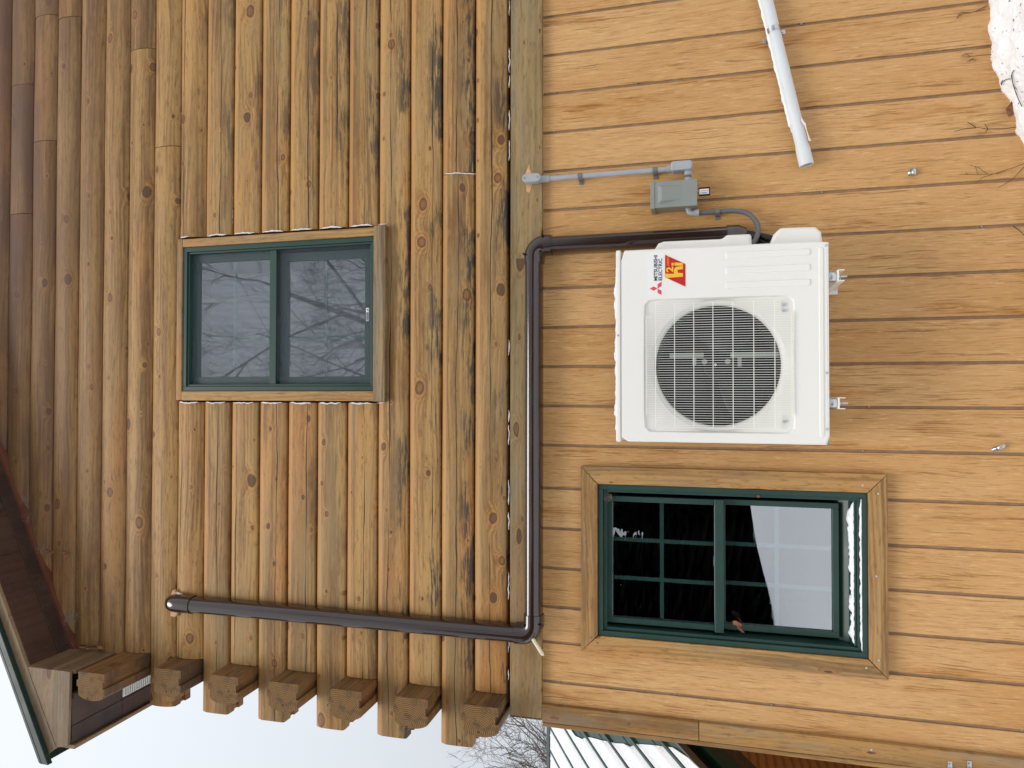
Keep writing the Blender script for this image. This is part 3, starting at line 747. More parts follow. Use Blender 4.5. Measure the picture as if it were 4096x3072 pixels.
outer = by_angle(rect_polar(AX0+0.006, AX1-0.006, AZ0+0.002, AZ1-0.024, FC, 0.006), NA)
outer2 = by_angle(rect_polar(AX0, AX1, AZ0, AZ1-0.022, FC, 0.008), NA)
rec0 = by_angle(rect_polar(RX0, RX1, RZ0, RZ1, FC, 0.035), NA)
rec1 = by_angle(rect_polar(RX0+0.006, RX1-0.006, RZ0+0.006, RZ1-0.006, FC, 0.032), NA)
circ = lambda R_: [(FC[0]+R_*math.cos(2*math.pi*i/NA), FC[1]+R_*math.sin(2*math.pi*i/NA)) for i in range(NA)]
cm = MB()
ring_between(cm, outer2, AY1, outer2, AY0+0.006); ring_between(cm, outer2, AY0+0.006, outer, AY0)
ring_between(cm, outer, AY0, rec0, AY0); ring_between(cm, rec0, AY0, rec1, AY0+0.010)
ring_between(cm, rec1, AY0+0.010, circ(FR+0.022), AY0+0.022); ring_between(cm, circ(FR+0.022), AY0+0.022, circ(FR+0.006), AY0+0.032)
ring_between(cm, circ(FR+0.006), AY0+0.032, circ(FR), AY0+0.045)
casing = cm.build('casing', M_white, ac, smooth=35)
cw0 = MB(); ring_between(cw0, circ(FR+0.0005), AY0+0.045, circ(FR+0.0005), AY0+0.30)
o_ = len(cw0.v)-NA; cw0.f.append(tuple(o_+i for i in range(NA))); cw0.mi.append(0)
cw0.build('fan_cowl', M_fan, ac, smooth=35)  # black all round: the dark of the fan cavity is painted here
MB().box(AX0+0.004, AX1-0.004, AY1-0.012, AY1-0.001, AZ0+0.004, AZ1-0.03).build('rear_coil', M_fan, ac)
MB().box(AX0+0.003, AX1-0.003, AY0+0.02, AY1-0.013, AZ0+0.0005, AZ0+0.006).build('base_pan', M_galv, ac)
lid = MB().prism(rrect(AX0-0.003, AX1+0.003, AY0-0.003, AY1+0.003, 0.012), 2, AZ1-0.0205, AZ1).build('top_lid', M_white, ac, bevel=0.005, smooth=40)
# raised slots and bead along the bottom edge
def bead(poly, y, h_, name='pressed_slot'):
    inn = [(a+(sum(q[0] for q in poly)/len(poly)-a)*0.0, b) for a, b in poly]
    c0 = (sum(q[0] for q in poly)/len(poly), sum(q[1] for q in poly)/len(poly))
    def sh(dd): return [(a+(c0[0]-a)*dd/max(1e-6, abs(c0[0]-a)) if abs(c0[0]-a) > dd else c0[0], b+(c0[1]-b)*dd/max(1e-6, abs(c0[1]-b)) if abs(c0[1]-b) > dd else c0[1]) for a, b in poly]
    mb_ = MB(); n = len(poly)
    ring_between(mb_, poly, y+0.0005, sh(0.0035), y-h_)
    o = len(mb_.v)-n; mb_.f.append(tuple(o+i for i in range(n))); mb_.mi.append(0)
    return mb_.build(name, M_white, ac, smooth=35)
for (a, b) in ((0.587, 0.617), (0.522, 0.553), (0.459, 0.489)):
    bead(rrect(a, b, 0.997, 1.337, 0.006), AY0, 0.005)
bead(rrect(-0.172, 0.619, 0.946, 0.966, 0.008), AY0, 0.004)
for a, b in ((0.42-0.0, 0.612), (-0.0+0.0, 0.0)):
    pass
for (a, b) in ((0.105, 0.612), (-0.128, 0.088), (-0.172, -0.146)):
    bead(rrect(a, b, 0.9335, 0.9375, 0.0015), AY0, 0.002, 'pressed_rib')
for (xx, zz) in ((0.626, 0.935), (0.096, 0.935), (-0.137, 0.935)):
    MB().tube([(xx, AY0+0.001, zz), (xx, AY0-0.0035, zz)], 0.0055, 10).build('screw', M_zinc, ac)
MB().tube([(0.268, AY0-0.0025, 1.796), (0.268, AY0-0.0055, 1.796)], 0.004, 10).build('screw', M_zinc, ac)
for (xx, zz) in ((0.385, 1.101), (0.360, 1.099), (-0.108, 1.099)):
    MB().tube([(xx, AY0+0.012, zz), (xx, AY0+0.004, zz)], 0.006, 10).build('screw', M_zinc, ac)
# fan guard: wires too fine to pick apart, one part
gd = MB(); GY = AY0-0.012
WR = 0.0008
xs = np.arange(-0.138, 0.4035, 0.01035)
for x in xs:
    if x < -0.105 or x > 0.372: z0, z1 = 1.118, 1.632
    elif x < -0.085 or x > 0.352: z0, z1 = 1.106, 1.655
    else: z0, z1 = 1.066, 1.678
    if x > 0.352 or x < -0.085: z0 = max(z0, 1.116)
    gd.box(x-WR, x+WR, GY, GY+0.0022, z0, z1)
    gd.box(x-WR, x+WR, GY, AY0+0.012, z1-0.0001, z1+0.0021)
    gd.box(x-WR, x+WR, GY, AY0+0.012, z0-0.0021, z0)
for i, z in enumerate((1.632, 1.551, 1.470, 1.390, 1.308, 1.224, 1.140)):
    gd.box(-0.140, 0.404, GY-0.0026, GY-0.0001, z-0.0014, z+0.0014)
for z in (1.672, 1.073): gd.box(-0.086, 0.352, GY+0.0024, GY+0.0048, z-0.0012, z+0.0012)
guard = gd.build('fan_guard', M_guard, ac)
hub = MB()
hub.sweep([((FC[0], AY0+0.078, FC[1]), (1, 0, 0), (0, 0, 1)), ((FC[0], AY0+0.13, FC[1]), (1, 0, 0), (0, 0, 1))], [(0.055*math.cos(q*math.pi/10), 0.055*math.sin(q*math.pi/10)) for q in range(20)])
fan = hub.build('fan', M_fan, ac, smooth=40)
for bi in range(3):
    bm_ = MB(); a0 = math.radians(100+120*bi); v = []; nr, na = 6, 10
    for i in range(nr+1):
        R_ = 0.05+(FR-0.062)*i/nr
        for j in range(na+1):
            s = j/na; wd = math.radians(72+14*i/nr); aa = a0+wd*(s-0.5)+0.35*(i/nr)
            v.append((FC[0]+R_*math.cos(aa), AY0+0.082+0.055*s, FC[1]+R_*math.sin(aa)))
    n1 = na+1
    bm_.add(v, [(i*n1+j, i*n1+j+1, (i+1)*n1+j+1, (i+1)*n1+j) for i in range(nr) for j in range(na)])
    ob = bm_.build('fan_blade', M_fan, ac, smooth=60); sm = ob.modifiers.new('solid', 'SOLIDIFY'); sm.thickness = 0.004
MB().tube([(FC[0]+0.005, AY0+0.069, FC[1]+0.007), (FC[0]+0.005, AY0+0.060, FC[1]+0.007)], 0.006, 8).build('shaft_nut', M_zinc, ac)
for (z0, z1, x) in ((1.428, 1.575, 0.178), (1.112, 1.315, 0.178)):
    MB().box(x-0.009, x+0.012, AY0+0.066, AY0+0.072, z0, z1).build('motor_bracket', M_box, ac)
for (x0, x1, z) in ((0.135, 0.17, 1.47), (0.128, 0.17, 1.279)):
    MB().box(x0, x1, AY0+0.066, AY0+0.072, z-0.010, z+0.006).build('motor_bracket', M_box, ac)
for (xx, zz) in ((0.150, 1.425), (0.150, 1.327)):
    MB().tube([(xx, AY0+0.058, zz), (xx, AY0+0.07, zz)], 0.012, 8).build('motor_bolt', M_box, ac)
# service covers on the right side
def side_cover(poly, y0, y1, name, mat=M_white):
    return MB().prism(poly, 1, y0, y1).build(name, mat, ac, bevel=0.012, smooth=40)
side_cover([(AX1-0.002, 0.935), (AX1+0.055, 0.940), (AX1+0.080, 0.962), (AX1+0.083, 1.105), (AX1+0.055, 1.133), (AX1-0.002, 1.152)], -0.345, -0.16, 'valve_cover')
side_cover([(AX1-0.002, 1.222), (AX1+0.066, 1.224), (AX1+0.067, 1.330), (AX1+0.050, 1.345), (AX1+0.053, 1.60), (AX1+0.045, 1.625), (AX1-0.002, 1.655)], -0.335, -0.19, 'terminal_cover')
# printed marks
def text_mesh(name, body, size, cx, cz, y, mat, parent, width=None, shear=0.0, align='LEFT', thick=0.0):
    cu = bpy.data.curves.new(name, 'FONT'); cu.body = body; cu.size = size; cu.shear = shear; cu.extrude = 0.0003; cu.offset = thick
    cu.resolution_u = 4
    o = bpy.data.objects.new(name+'_tmp', cu); COL.objects.link(o)
    bpy.context.view_layer.update()
    me = bpy.data.meshes.new_from_object(o.evaluated_get(bpy.context.evaluated_depsgraph_get()))
    bpy.data.objects.remove(o); bpy.data.curves.remove(cu)
    xs_ = [v.co.x for v in me.vertices]; ys_ = [v.co.y for v in me.vertices]
    sx_ = (width/(max(xs_)-min(xs_))) if width else 1.0; x0_ = min(xs_); y0_ = min(ys_)
    hz = size*0.72/(max(ys_)-y0_) if width else 1.0
    for v in me.vertices:
        a, b, c = v.co; v.co = ((a-x0_)*sx_, -c, (b-y0_)*hz)
    me.materials.append(mat)
    o = bpy.data.objects.new(name, me); COL.objects.link(o); o.parent = parent; o.location = Vector((cx, y, cz))-wloc(parent)
    return o
PY = AY0-0.0012
st = MB().box(0.432, 0.632, AY0-0.0006, AY0+0.0002, 1.597, 1.668).build('logo_film', plain('logo_film', (0.80, 0.80, 0.79), 0.3, var=0), ac)
text_mesh('lettering', 'MITSUBISHI', 0.0225, 0.5065, 1.6235, PY, M_print['navy'], ac, 0.1125, thick=0.0004)
text_mesh('lettering', 'ELECTRIC', 0.0225, 0.5065, 1.6035, PY, M_print['navy'], ac, 0.0965, thick=0.0004)
for poly in ([(0.4715, 1.6575), (0.4812, 1.6405), (0.4715, 1.6240), (0.4620, 1.6405)], [(0.4715, 1.6235), (0.4910, 1.6235), (0.5008, 1.6065), (0.4815, 1.6065)], [(0.4705, 1.6235), (0.4515, 1.6235), (0.4425, 1.6065), (0.4610, 1.6065)]):
    MB().prism(poly, 1, PY-0.0003, PY+0.0003).build('logo_diamond', M_print['pink'], ac)
pl = MB().prism([(0.6185, 1.591), (0.574, 1.5045), (0.475, 1.5045), (0.520, 1.591)], 1, PY-0.0003, PY+0.0003).build('logo_plate', M_print['red'], ac)
YP = PY-0.0008
yel = lambda poly, nm='plate_letter': MB().prism(poly, 1, YP-0.0003, YP+0.0003).build(nm, M_print['yellow'], pl)
yel([(0.522, 1.5905), (0.535, 1.5905), (0.533, 1.553), (0.553, 1.553), (0.563, 1.545), (0.566, 1.515), (0.552, 1.515), (0.550, 1.536), (0.546, 1.539), (0.537, 1.536), (0.534, 1.515), (0.519, 1.515), (0.5165, 1.583)])
yel([(0.5695, 1.551), (0.5825, 1.551), (0.579, 1.515), (0.567, 1.515)]); yel([(0.5695, 1.5635), (0.5815, 1.5635), (0.5815, 1.5545), (0.5695, 1.5545)])
text_mesh('plate_letter', '2', 0.042, 0.541, 1.556, YP, M_print['yellow'], pl, 0.024, thick=0.0012)
text_mesh('plate_letter', 'sumo', 0.0135, 0.5685, 1.5735, YP, M_print['orange'], pl, 0.042, shear=0.25, thick=0.0003)
snow_top = snow_heap('snow_on_unit', None, AX0-0.002, AX1-0.002, AY0+0.002, AY1-0.005, AZ1, 0.015, 3.3, 90, 24, 0.35)
tag(snow_top, 'thin ragged layer of snow on top of the white heat pump', 'snow', kind='stuff')

# wall brackets and feet
def bracket(x, lab):
    t_ = thing('wall_bracket', (x, -0.24, 0.86), lab, 'bracket', 'brackets carrying the heat pump')
    MB().box(x-0.024, x+0.024, -0.445, -0.02, 0.890, 0.8935).box(x-0.024, x-0.0205, -0.445, -0.02, 0.868, 0.8895).box(x+0.0205, x+0.024, -0.445, -0.02, 0.868, 0.8895).build('arm', M_white, t_, bevel=0.001)
    MB().box(x-0.022, x+0.022, -0.019, -0.0015, 0.62+0.2, 1.42).build('wall_plate', M_white, t_, bevel=0.002)
    MB().prism([(-0.36, 0.868), (-0.33, 0.868), (-0.02, 0.835), (-0.02, 0.822)], 0, x-0.003, x+0.003).build('brace', M_white, t_)
    for yy in (-0.405, -0.13):
        rb = MB().tube([(x, yy, 0.8938), (x, yy, 0.898), (x, yy, 0.918), (x, yy, 0.9255)], [0.019, 0.0225, 0.0225, 0.019], 16).build('rubber_mount', M_zinc if yy < -0.3 else M_black, t_, smooth=50)
        MB().tube([(x, yy, 0.852), (x, yy, 0.8895)], 0.004, 8).build('bolt', M_zinc, t_)
        MB().tube([(x, yy, 0.881), (x, yy, 0.8895)], 0.009, 6).build('nut', M_zinc, t_)
bracket(0.497, 'white steel wall bracket under the logo end of the heat pump')
bracket(-0.030, 'white steel wall bracket under the fan end of the heat pump')

# ------------------------------------------------------------------ brown line set duct
duct = thing('line_set_cover', (-0.2, -0.03, 2.2), 'glossy dark brown plastic pipe cover running down logs, along skirt board, behind heat pump', 'pipe cover')
def dprof(hw, dep, base=0.0, n=14):
    p = [(-hw, base)]
    for i in range(n+1):
        q = math.pi*i/n; c, s = math.cos(q), math.sin(q)
        p.append((-hw*math.copysign(abs(c)**0.80, c), dep*(0.28+0.72*abs(s)**0.95)))
    p += [(hw, base)]
    return p
Y = (0, -1, 0)
DP = dprof(0.045, 0.075); EP = dprof(0.051, 0.082)
mY = lambda x, y, z: (x, y, z)
MB().sweep([((x, -0.033, 2.268), (0, 0, 1), Y) for x in np.linspace(-1.118, 0.688, 12)], DP).build('duct', M_duct, duct, smooth=40)
LX = -1.2195
MB().sweep([((LX+(-1.2135-LX)*0+0.0*z, -0.036, z), (1, 0, 0), Y) for z in np.linspace(2.345, 4.318, 12)], DP).build('duct', M_duct, duct, smooth=40)
RX = 0.7725
MB().sweep([((RX, -0.001, z), (1, 0, 0), Y) for z in np.linspace(1.300, 2.190, 10)], dprof(0.045, 0.098)).build('duct', M_duct, duct, smooth=40)
def elbow(c, r_, a0, a1, prof, ydep, name, ext0=0.0, ext1=0.0):
    fr = []
    def fr_at(a, sh=0.0, sgn=1):
        d = Vector((math.cos(a), 0, math.sin(a))); t_ = Vector((-math.sin(a), 0, math.cos(a)))
        return (Vector((c[0], ydep, c[1]))+d*r_+t_*sh, d, Vector(Y))
    s = 1 if a1 > a0 else -1
    fr.append(fr_at(a0, -s*ext0))
    for i in range(13): fr.append(fr_at(a0+(a1-a0)*i/12))
    fr.append(fr_at(a1, s*ext1))
    return MB().sweep(fr, prof).build(name, M_duct, duct, smooth=40)
R90 = math.pi/2
er = 0.062
# left lower elbow: from vertical (above) to horizontal (right); centre up-right of the bend
e1 = elbow((LX+er, 2.268+er), er, math.pi, 1.5*math.pi, EP, -0.030, 'elbow', 0.032, 0.045)
# right elbow: horizontal from the left turning down; centre below-left
e2 = elbow((RX-er, 2.268-er), er, R90, 0.0, dprof(0.051, 0.085), -0.024, 'elbow', 0.032, 0.032)
for e_, pts in ((e1, ((2094, 2503), (2168, 2504))), (e2, ((2165, 1009), (2095, 1016), (2168, 937)))):
    for px, py in pts:
        p = W(px, py, -0.10); MB().tube([(p.x, -0.085, p.z), (p.x, -0.107, p.z)], 0.0055, 10).build('screw', M_black, e_)
# wall inlet cap: domed head
cap = MB(); fr = []
for i in range(11):
    q = i/10; z = 4.298+0.190*q; k_ = 1.0 if q < 0.55 else math.sqrt(max(0.0, 1-((q-0.55)/0.46)**2))
    fr.append(((LX, -0.034, z), (0.35+0.65*k_, 0, 0), (0, -(0.25+0.75*k_), 0)))
cap.sweep(fr, EP); cp = cap.build('inlet_cap', M_duct, duct, smooth=40)
MB().sweep([((RX, -0.001, 1.228), (0.72, 0, 0), (0, -0.8, 0)), ((RX, -0.001, 1.262), (1, 0, 0), (0, -1, 0)), ((RX, -0.001, 1.318), (1, 0, 0), (0, -1, 0))], dprof(0.050, 0.106)).build('end_fitting', M_duct, duct, smooth=40)
ln = thing('refrigerant_lines', (0.72, -0.1, 1.05), 'black insulated refrigerant lines curving from brown pipe cover into the heat pump', 'hose')
MB().tube([(0.775, -0.05, 1.27), (0.770, -0.055, 1.22), (0.752, -0.08, 1.17), (0.727, -0.12, 1.12), (0.705, -0.17, 1.08), (0.70, -0.2, 1.06)], 0.019, 12).build('insulated_line', M_black, ln, smooth=60)
MB().tube([(0.745, -0.06, 1.27), (0.738, -0.07, 1.21), (0.722, -0.10, 1.17), (0.70, -0.14, 1.15), (0.68, -0.2, 1.13)], 0.014, 12).build('insulated_line', M_black, ln, smooth=60)
MB().tube([(0.76, -0.075, 1.26), (0.73, -0.10, 1.20), (0.70, -0.16, 1.20), (0.66, -0.2, 1.21)], 0.006, 8).build('cable', M_black, ln, smooth=60)
# drain hose
a, b = W(2130, 2562, -0.11), W(2168, 2617, -0.17)
hs = MB(); path, rr = [], []
A_, B_ = Vector((a.x, -0.095, a.z)), Vector((b.x, -0.165, b.z))
for i in range(61): path.append(A_+(B_-A_)*i/60); rr.append(0.0088+0.0009*math.sin(i*1.6))
hs.tube(path, rr, 14).tube([B_, B_+(B_-A_).normalized()*0.010+Vector((0, 0, -0.004))], [0.0085, 0.002], 14)
tag(hs.build('drain_hose', M_ivory, None, smooth=40), 'short ivory corrugated drain hose sticking out of brown elbow', 'hose')

# fresh cuts in the wood where pipes enter
for nm, pts, y, lab in (('wood_patch', ((2100, 700), (2117, 655), (2125, 700), (2128, 740), (2118, 772), (2106, 765)), -0.033, 'pale freshly cut scar in skirt board behind grey conduit'),):
    poly = [(W(px, py, y).x, W(px, py, y).z) for px, py in pts]
    MB().prism(poly, 1, y-0.0006, y+0.002).build('cut_scar', M_rawwood, sk)
poly = [(W(px, py, -0.03).x, W(px, py, -0.03).z) for px, py in ((690, 2370), (697, 2358), (704, 2368), (720, 2372), (712, 2455), (704, 2466), (686, 2463))]
MB().prism(poly, 1, -0.0395, -0.02).build('cut_scar', M_rawwood, log_wall)
p0, p1 = W(706, 2370, -0.04), W(732, 2377, -0.04)
blob_strip('sealant', M_foam, log_wall, [(p0.x, -0.045, p0.z), (p1.x, -0.045, p1.z)], 0.007, 0.004, 91)

# ------------------------------------------------------------------ grey conduit, disconnect box, flexible whip
cn = thing('conduit', (1.115, -0.04, 1.45), 'light grey plastic electrical conduit running down siding into the grey box', 'conduit')
CX = 1.117
MB().tube([(CX, -0.040, 2.24), (CX, -0.040, 1.56)], 0.0135, 16).build('pipe', M_pvcgrey, cn, smooth=40)
def body(poly, y0, y1, nm): return MB().prism(poly, 1, y0, y1).build(nm, M_pvcgrey, cn, bevel=0.006, smooth=40)
bd = body(rrect(CX-0.0225, CX+0.0225, 2.228, 2.326, 0.0215, 6), -0.080, -0.033, 'conduit_body')
MB().prism(rrect(CX-0.0205, CX+0.0205, 2.230, 2.324, 0.0195, 6), 1, -0.0835, -0.0805).build('cover_plate', M_pvcgrey, bd, bevel=0.001)
for z_ in (2.243, 2.311): MB().tube([(CX, -0.0805, z_), (CX, -0.086, z_)], 0.004, 8).build('screw', M_galv, bd)
MB().tube([(CX, -0.040, 2.19), (CX, -0.040, 2.235)], 0.0175, 16).build('socket', M_pvcgrey, cn, smooth=40)
for z_ in (2.03, 1.656):
    MB().sweep([((CX, -0.001, z_-0.011), (1, 0, 0), Y), ((CX, -0.001, z_+0.011), (1, 0, 0), Y)], dprof(0.0185, 0.058)).box(CX-0.034, CX-0.016, -0.006, -0.0005, z_-0.011, z_+0.011).build('strap', M_strap, cn, bevel=0.002)
b2_ = MB().prism(rrect(CX-0.023, CX+0.023, 1.476, 1.578, 0.014, 5), 1, -0.092, -0.022).build('conduit_body', M_pvcgrey, cn, bevel=0.006, smooth=40)
MB().tube([(CX, -0.040, 1.575), (CX, -0.040, 1.60)], 0.0175, 16).build('socket', M_pvcgrey, cn, smooth=40)
MB().tube([(CX-0.02, -0.055, 1.497), (1.075, -0.055, 1.497)], 0.0185, 16).build('socket', M_pvcgrey, cn, smooth=40)
MB().tube([(1.076, -0.055, 1.497), (1.060, -0.055, 1.497)], 0.0150, 16).build('nipple', M_flex, cn, smooth=40)
MB().tube([(1.061, -0.055, 1.497), (1.0395, -0.055, 1.497)], 0.0190, 16).build('socket', M_pvcgrey, cn, smooth=40)
bx = thing('disconnect_box', (0.975, -0.055, 1.453), 'grey metal electrical disconnect box with embossed cover on siding', 'electrical box')
BX0, BX1, BZ0, BZ1 = 0.9105, 1.0385, 1.454, 1.672
MB().box(BX0+0.003, BX1-0.003, -0.100, -0.001, BZ0+0.002, BZ1-0.004).build('body', M_box, bx, bevel=0.002)
cov = MB().box(BX0, BX1, -0.112, -0.1005, BZ0, BZ1-0.019).build('cover', M_box, bx, bevel=0.002)
MB().box(BX0-0.003, BX1+0.003, -0.114, 0.0-0.001, BZ1-0.0185, BZ1+0.002).build('hood', M_box, bx, bevel=0.002)
em = MB(); z_a, z_b = 1.522, 1.640
o4 = [(0.945, z_a), (1.012, z_a), (1.022, z_b), (0.930, z_b)]; i4 = [(0.948, z_a+0.006), (1.009, z_a+0.006), (1.008, z_b-0.020), (0.943, z_b-0.020)]
em.add([(a, -0.1118, b) for a, b in o4]+[(i4[0][0], -0.1128, i4[0][1]), (i4[1][0], -0.1128, i4[1][1]), (i4[2][0], -0.1235, i4[2][1]), (i4[3][0], -0.1235, i4[3][1])], [(0,1,5,4),(1,2,6,5),(2,3,7,6),(3,0,4,7),(4,5,6,7)])
em.build('embossed_panel', M_box, cov, bevel=0.003, smooth=30)
tg = thing('label_tag', (0.976, -0.105, 1.393), 'small black tag with white printed label hanging under the grey box', 'tag')
MB().box(0.957, 0.9965, -0.112, -0.094, 1.394, 1.4475).build('tag_body', M_blackgloss, tg, bevel=0.003)
lb = MB().box(0.962, 0.9875, -0.1128, -0.1121, 1.400, 1.4435).build('paper_label', M_print['label'], tg)
for i, z_ in enumerate((1.409, 1.4145, 1.419, 1.424, 1.4295, 1.436)): MB().box(0.9645, 0.9715, -0.1134, -0.1129, z_, z_+0.0025).build('print_mark', M_print['grey'], lb)
MB().box(0.9765, 0.9795, -0.1134, -0.1129, 1.402, 1.4405).build('print_mark', M_print['orange'], lb)
MB().tube([(0.978, -0.113, 1.4455), (0.979, -0.116, 1.452), (0.980, -0.113, 1.459)], 0.0018, 6).build('wire_tie', plain('copper_wire', (0.65, 0.30, 0.16), 0.3, metal=0.8), tg)
wp = thing('flexible_conduit', (0.88, -0.04, 1.2), 'dark grey ribbed flexible conduit looping from grey box behind the heat pump', 'conduit')
MB().tube([(0.9125, -0.045, 1.496), (0.905, -0.045, 1.496)], 0.0165, 6).build('lock_nut', M_pvcgrey, wp)
MB().tube([(0.906, -0.045, 1.496), (0.899, -0.045, 1.494), (0.893, -0.045, 1.487), (0.890, -0.045, 1.476), (0.890, -0.045, 1.463)], 0.0128, 12).build('elbow_connector', M_pvcgrey, wp, smooth=50)
MB().tube([(0.890, -0.045, 1.470), (0.890, -0.045, 1.446)], 0.0178, 10).build('compression_nut', M_pvcgrey, wp, smooth=30)
def catmull(P, n=14):
    P = [Vector(p) for p in P]; P = [P[0]*2-P[1]]+P+[P[-1]*2-P[-2]]; out = []
    for i in range(1, len(P)-2):
        for j in range(n):
            t_ = j/n; a_, b_, c_, d_ = P[i-1:i+3]
            out.append(0.5*((2*b_)+(-a_+c_)*t_+(2*a_-5*b_+4*c_-d_)*t_*t_+(-a_+3*b_-3*c_+d_)*t_**3))
    out.append(P[-2]); return out
pth = catmull([(0.890, -0.042, 1.447), (0.892, -0.040, 1.36), (0.891, -0.040, 1.28), (0.871, -0.045, 1.218), (0.828, -0.055, 1.183), (0.780, -0.080, 1.176), (0.730, -0.13, 1.19), (0.69, -0.2, 1.215)], 26)
MB().tube(pth, [0.0122+0.0007*math.sin(i*2.1) for i in range(len(pth))], 12).build('ribbed_hose', M_flex, wp, smooth=50)
MB().sweep([((0.891, -0.001, 1.348), (1, 0, 0), Y), ((0.891, -0.001, 1.370), (1, 0, 0), Y)], dprof(0.0165, 0.058)).box(0.861, 0.877, -0.006, -0.0005, 1.348, 1.370).build('strap', M_strap, wp, bevel=0.002)

# ------------------------------------------------------------------ white pipe with clamp
pp = thing('white_pipe', (1.5, -0.045, 0.95), 'white plastic drain pipe sloping down across the siding, open lower end', 'pipe')
PA, PB = Vector((1.149, -0.048, 0.971)), Vector((2.75, -0.048, 1.318))
dirp = (PB-PA).normalized(); PB = PA+dirp*1.7
MB().tube([PA, PB], 0.0285, 20).build('pipe', M_pvc, pp, smooth=40)
E0 = Vector((1.082, -0.048, 0.957))
sc = MB(); ra = Vector((0, 0, 1)).cross(dirp).normalized(); rb = dirp.cross(ra).normalized()
circ_ = lambda R_: [(R_*math.cos(2*math.pi*i/24), R_*math.sin(2*math.pi*i/24)) for i in range(24)]
fr = [(PA+dirp*0.035, ra, rb, 0.0285), (PA+dirp*0.010, ra, rb, 0.0325), (E0, ra, rb, 0.0325), (E0, ra, rb, 0.0275), (E0+dirp*0.05, ra, rb, 0.0275)]
sc.sweep([(c, a_*r_, b_*r_) for c, a_, b_, r_ in fr], circ_(1.0), caps=False)
sc.build('socket_end', M_pvc, pp, smooth=40)
CPt = PA+dirp*((1.74-PA.x)/dirp.x)
cw_ = MB().sweep([(CPt-dirp*0.012, ra*0.031, rb*0.031), (CPt+dirp*0.012, ra*0.031, rb*0.031)], circ_(1.0), caps=False)
cw_.build('clamp_band', M_zinc, pp, smooth=40)
for px, py in ((3063, 164), (3130, 128)):
    p = W(px, py, -0.004); tb = MB().box(p.x-0.011, p.x+0.011, -0.0045, -0.0006, p.z-0.013, p.z+0.013).build('clamp_tab', M_zinc, pp, bevel=0.002)
    MB().tube([(p.x, -0.0045, p.z), (p.x, -0.010, p.z)], 0.0055, 6).build('screw', M_zinc, tb)
sn = MB(); pth, rr = [], []
for i in range(150):
    q = PA+dirp*(0.10+i*0.0105)+Vector((0, 0.004, 0.0285))
    pth.append(q+Vector((0, 0.004*noise.noise(Vector((i*0.4, 0, 0))), 0.003*noise.noise(Vector((i*0.3, 5, 0)))))); rr.append(max(0.0015, 0.0085+0.005*noise.noise(Vector((i*0.35, 9, 1)))-(0.005 if i < 3 else 0)))
tag(sn.tube(pth, rr, 8).build('snow_on_pipe', M_snow, None, smooth=60), 'narrow ridge of snow lying along the white sloping pipe', 'snow', kind='stuff')
# peeling flake of paint or plastic near the pipe's end
fl = MB(); c_ = [W(x, y, -0.055) for x, y in ((3203, 476), (3200, 490), (3214, 508), (3222, 530), (3232, 570), (3242, 571), (3236, 560), (3225, 530), (3219, 500), (3214, 496))]
fl.prism([(p.x, p.z) for p in c_], 1, -0.0795, -0.078).build('torn_label', M_foam, pp)

# loose clamps
def loose_clamp(pts, y, lab, w_=0.018):
    P = [Vector((W(px, py, 0).x, 0, W(px, py, 0).z)) for px, py in pts]; d = (P[-1]-P[0]); L_ = d.length; d.normalize(); nrm = Vector((d.z, 0, -d.x))
    prof = [(0, 0.001), (L_*0.30, 0.001), (L_*0.34, 0.010), (L_*0.42, 0.016), (L_*0.75, 0.022), (L_*0.95, 0.016), (L_, 0.004)]
    mb_ = MB(); vv = []
    for s_, h_ in prof:
        for q in (-w_/2, w_/2):
            c0 = P[0]+d*s_+nrm*q; vv.append((c0.x, -h_, c0.z))
    mb_.add(vv, [(2*i, 2*i+1, 2*i+3, 2*i+2) for i in range(len(prof)-1)])
    o = mb_.build('pipe_clamp', M_zinc, None, smooth=40); sm_ = o.modifiers.new('solid', 'SOLIDIFY'); sm_.thickness = 0.0018
    tag(o, lab, 'clamp', 'loose clamps left on the wall'); return o
loose_clamp(((3968, 1802), (4018, 1778)), 0, 'bright zinc pipe clamp hanging loose on siding below the heat pump')
loose_clamp(((3632, 692), (3662, 690)), 0, 'grey bent pipe clamp on siding to the right of the heat pump', 0.030)
for (px, py), lab in (((3800, 3058), 'zinc clamp tab on corner board, upper of the two'), ((3878, 3056), 'zinc clamp tab on corner board, lower of the two')):
    p = W(px, py, -0.034)
    o = MB().box(p.x-0.03, p.x+0.013, -0.0345, -0.0325, p.z-0.009, p.z+0.009).tube([(p.x, -0.0345, p.z), (p.x, -0.040, p.z)], 0.006, 6).tube([(p.x-0.028, -0.045, p.z-0.009), (p.x-0.028, -0.045, p.z+0.009)], 0.012, 12).build('pipe_clamp', M_zinc, None, bevel=0.001)
    tag(o, lab, 'clamp', 'loose clamps left on the wall')

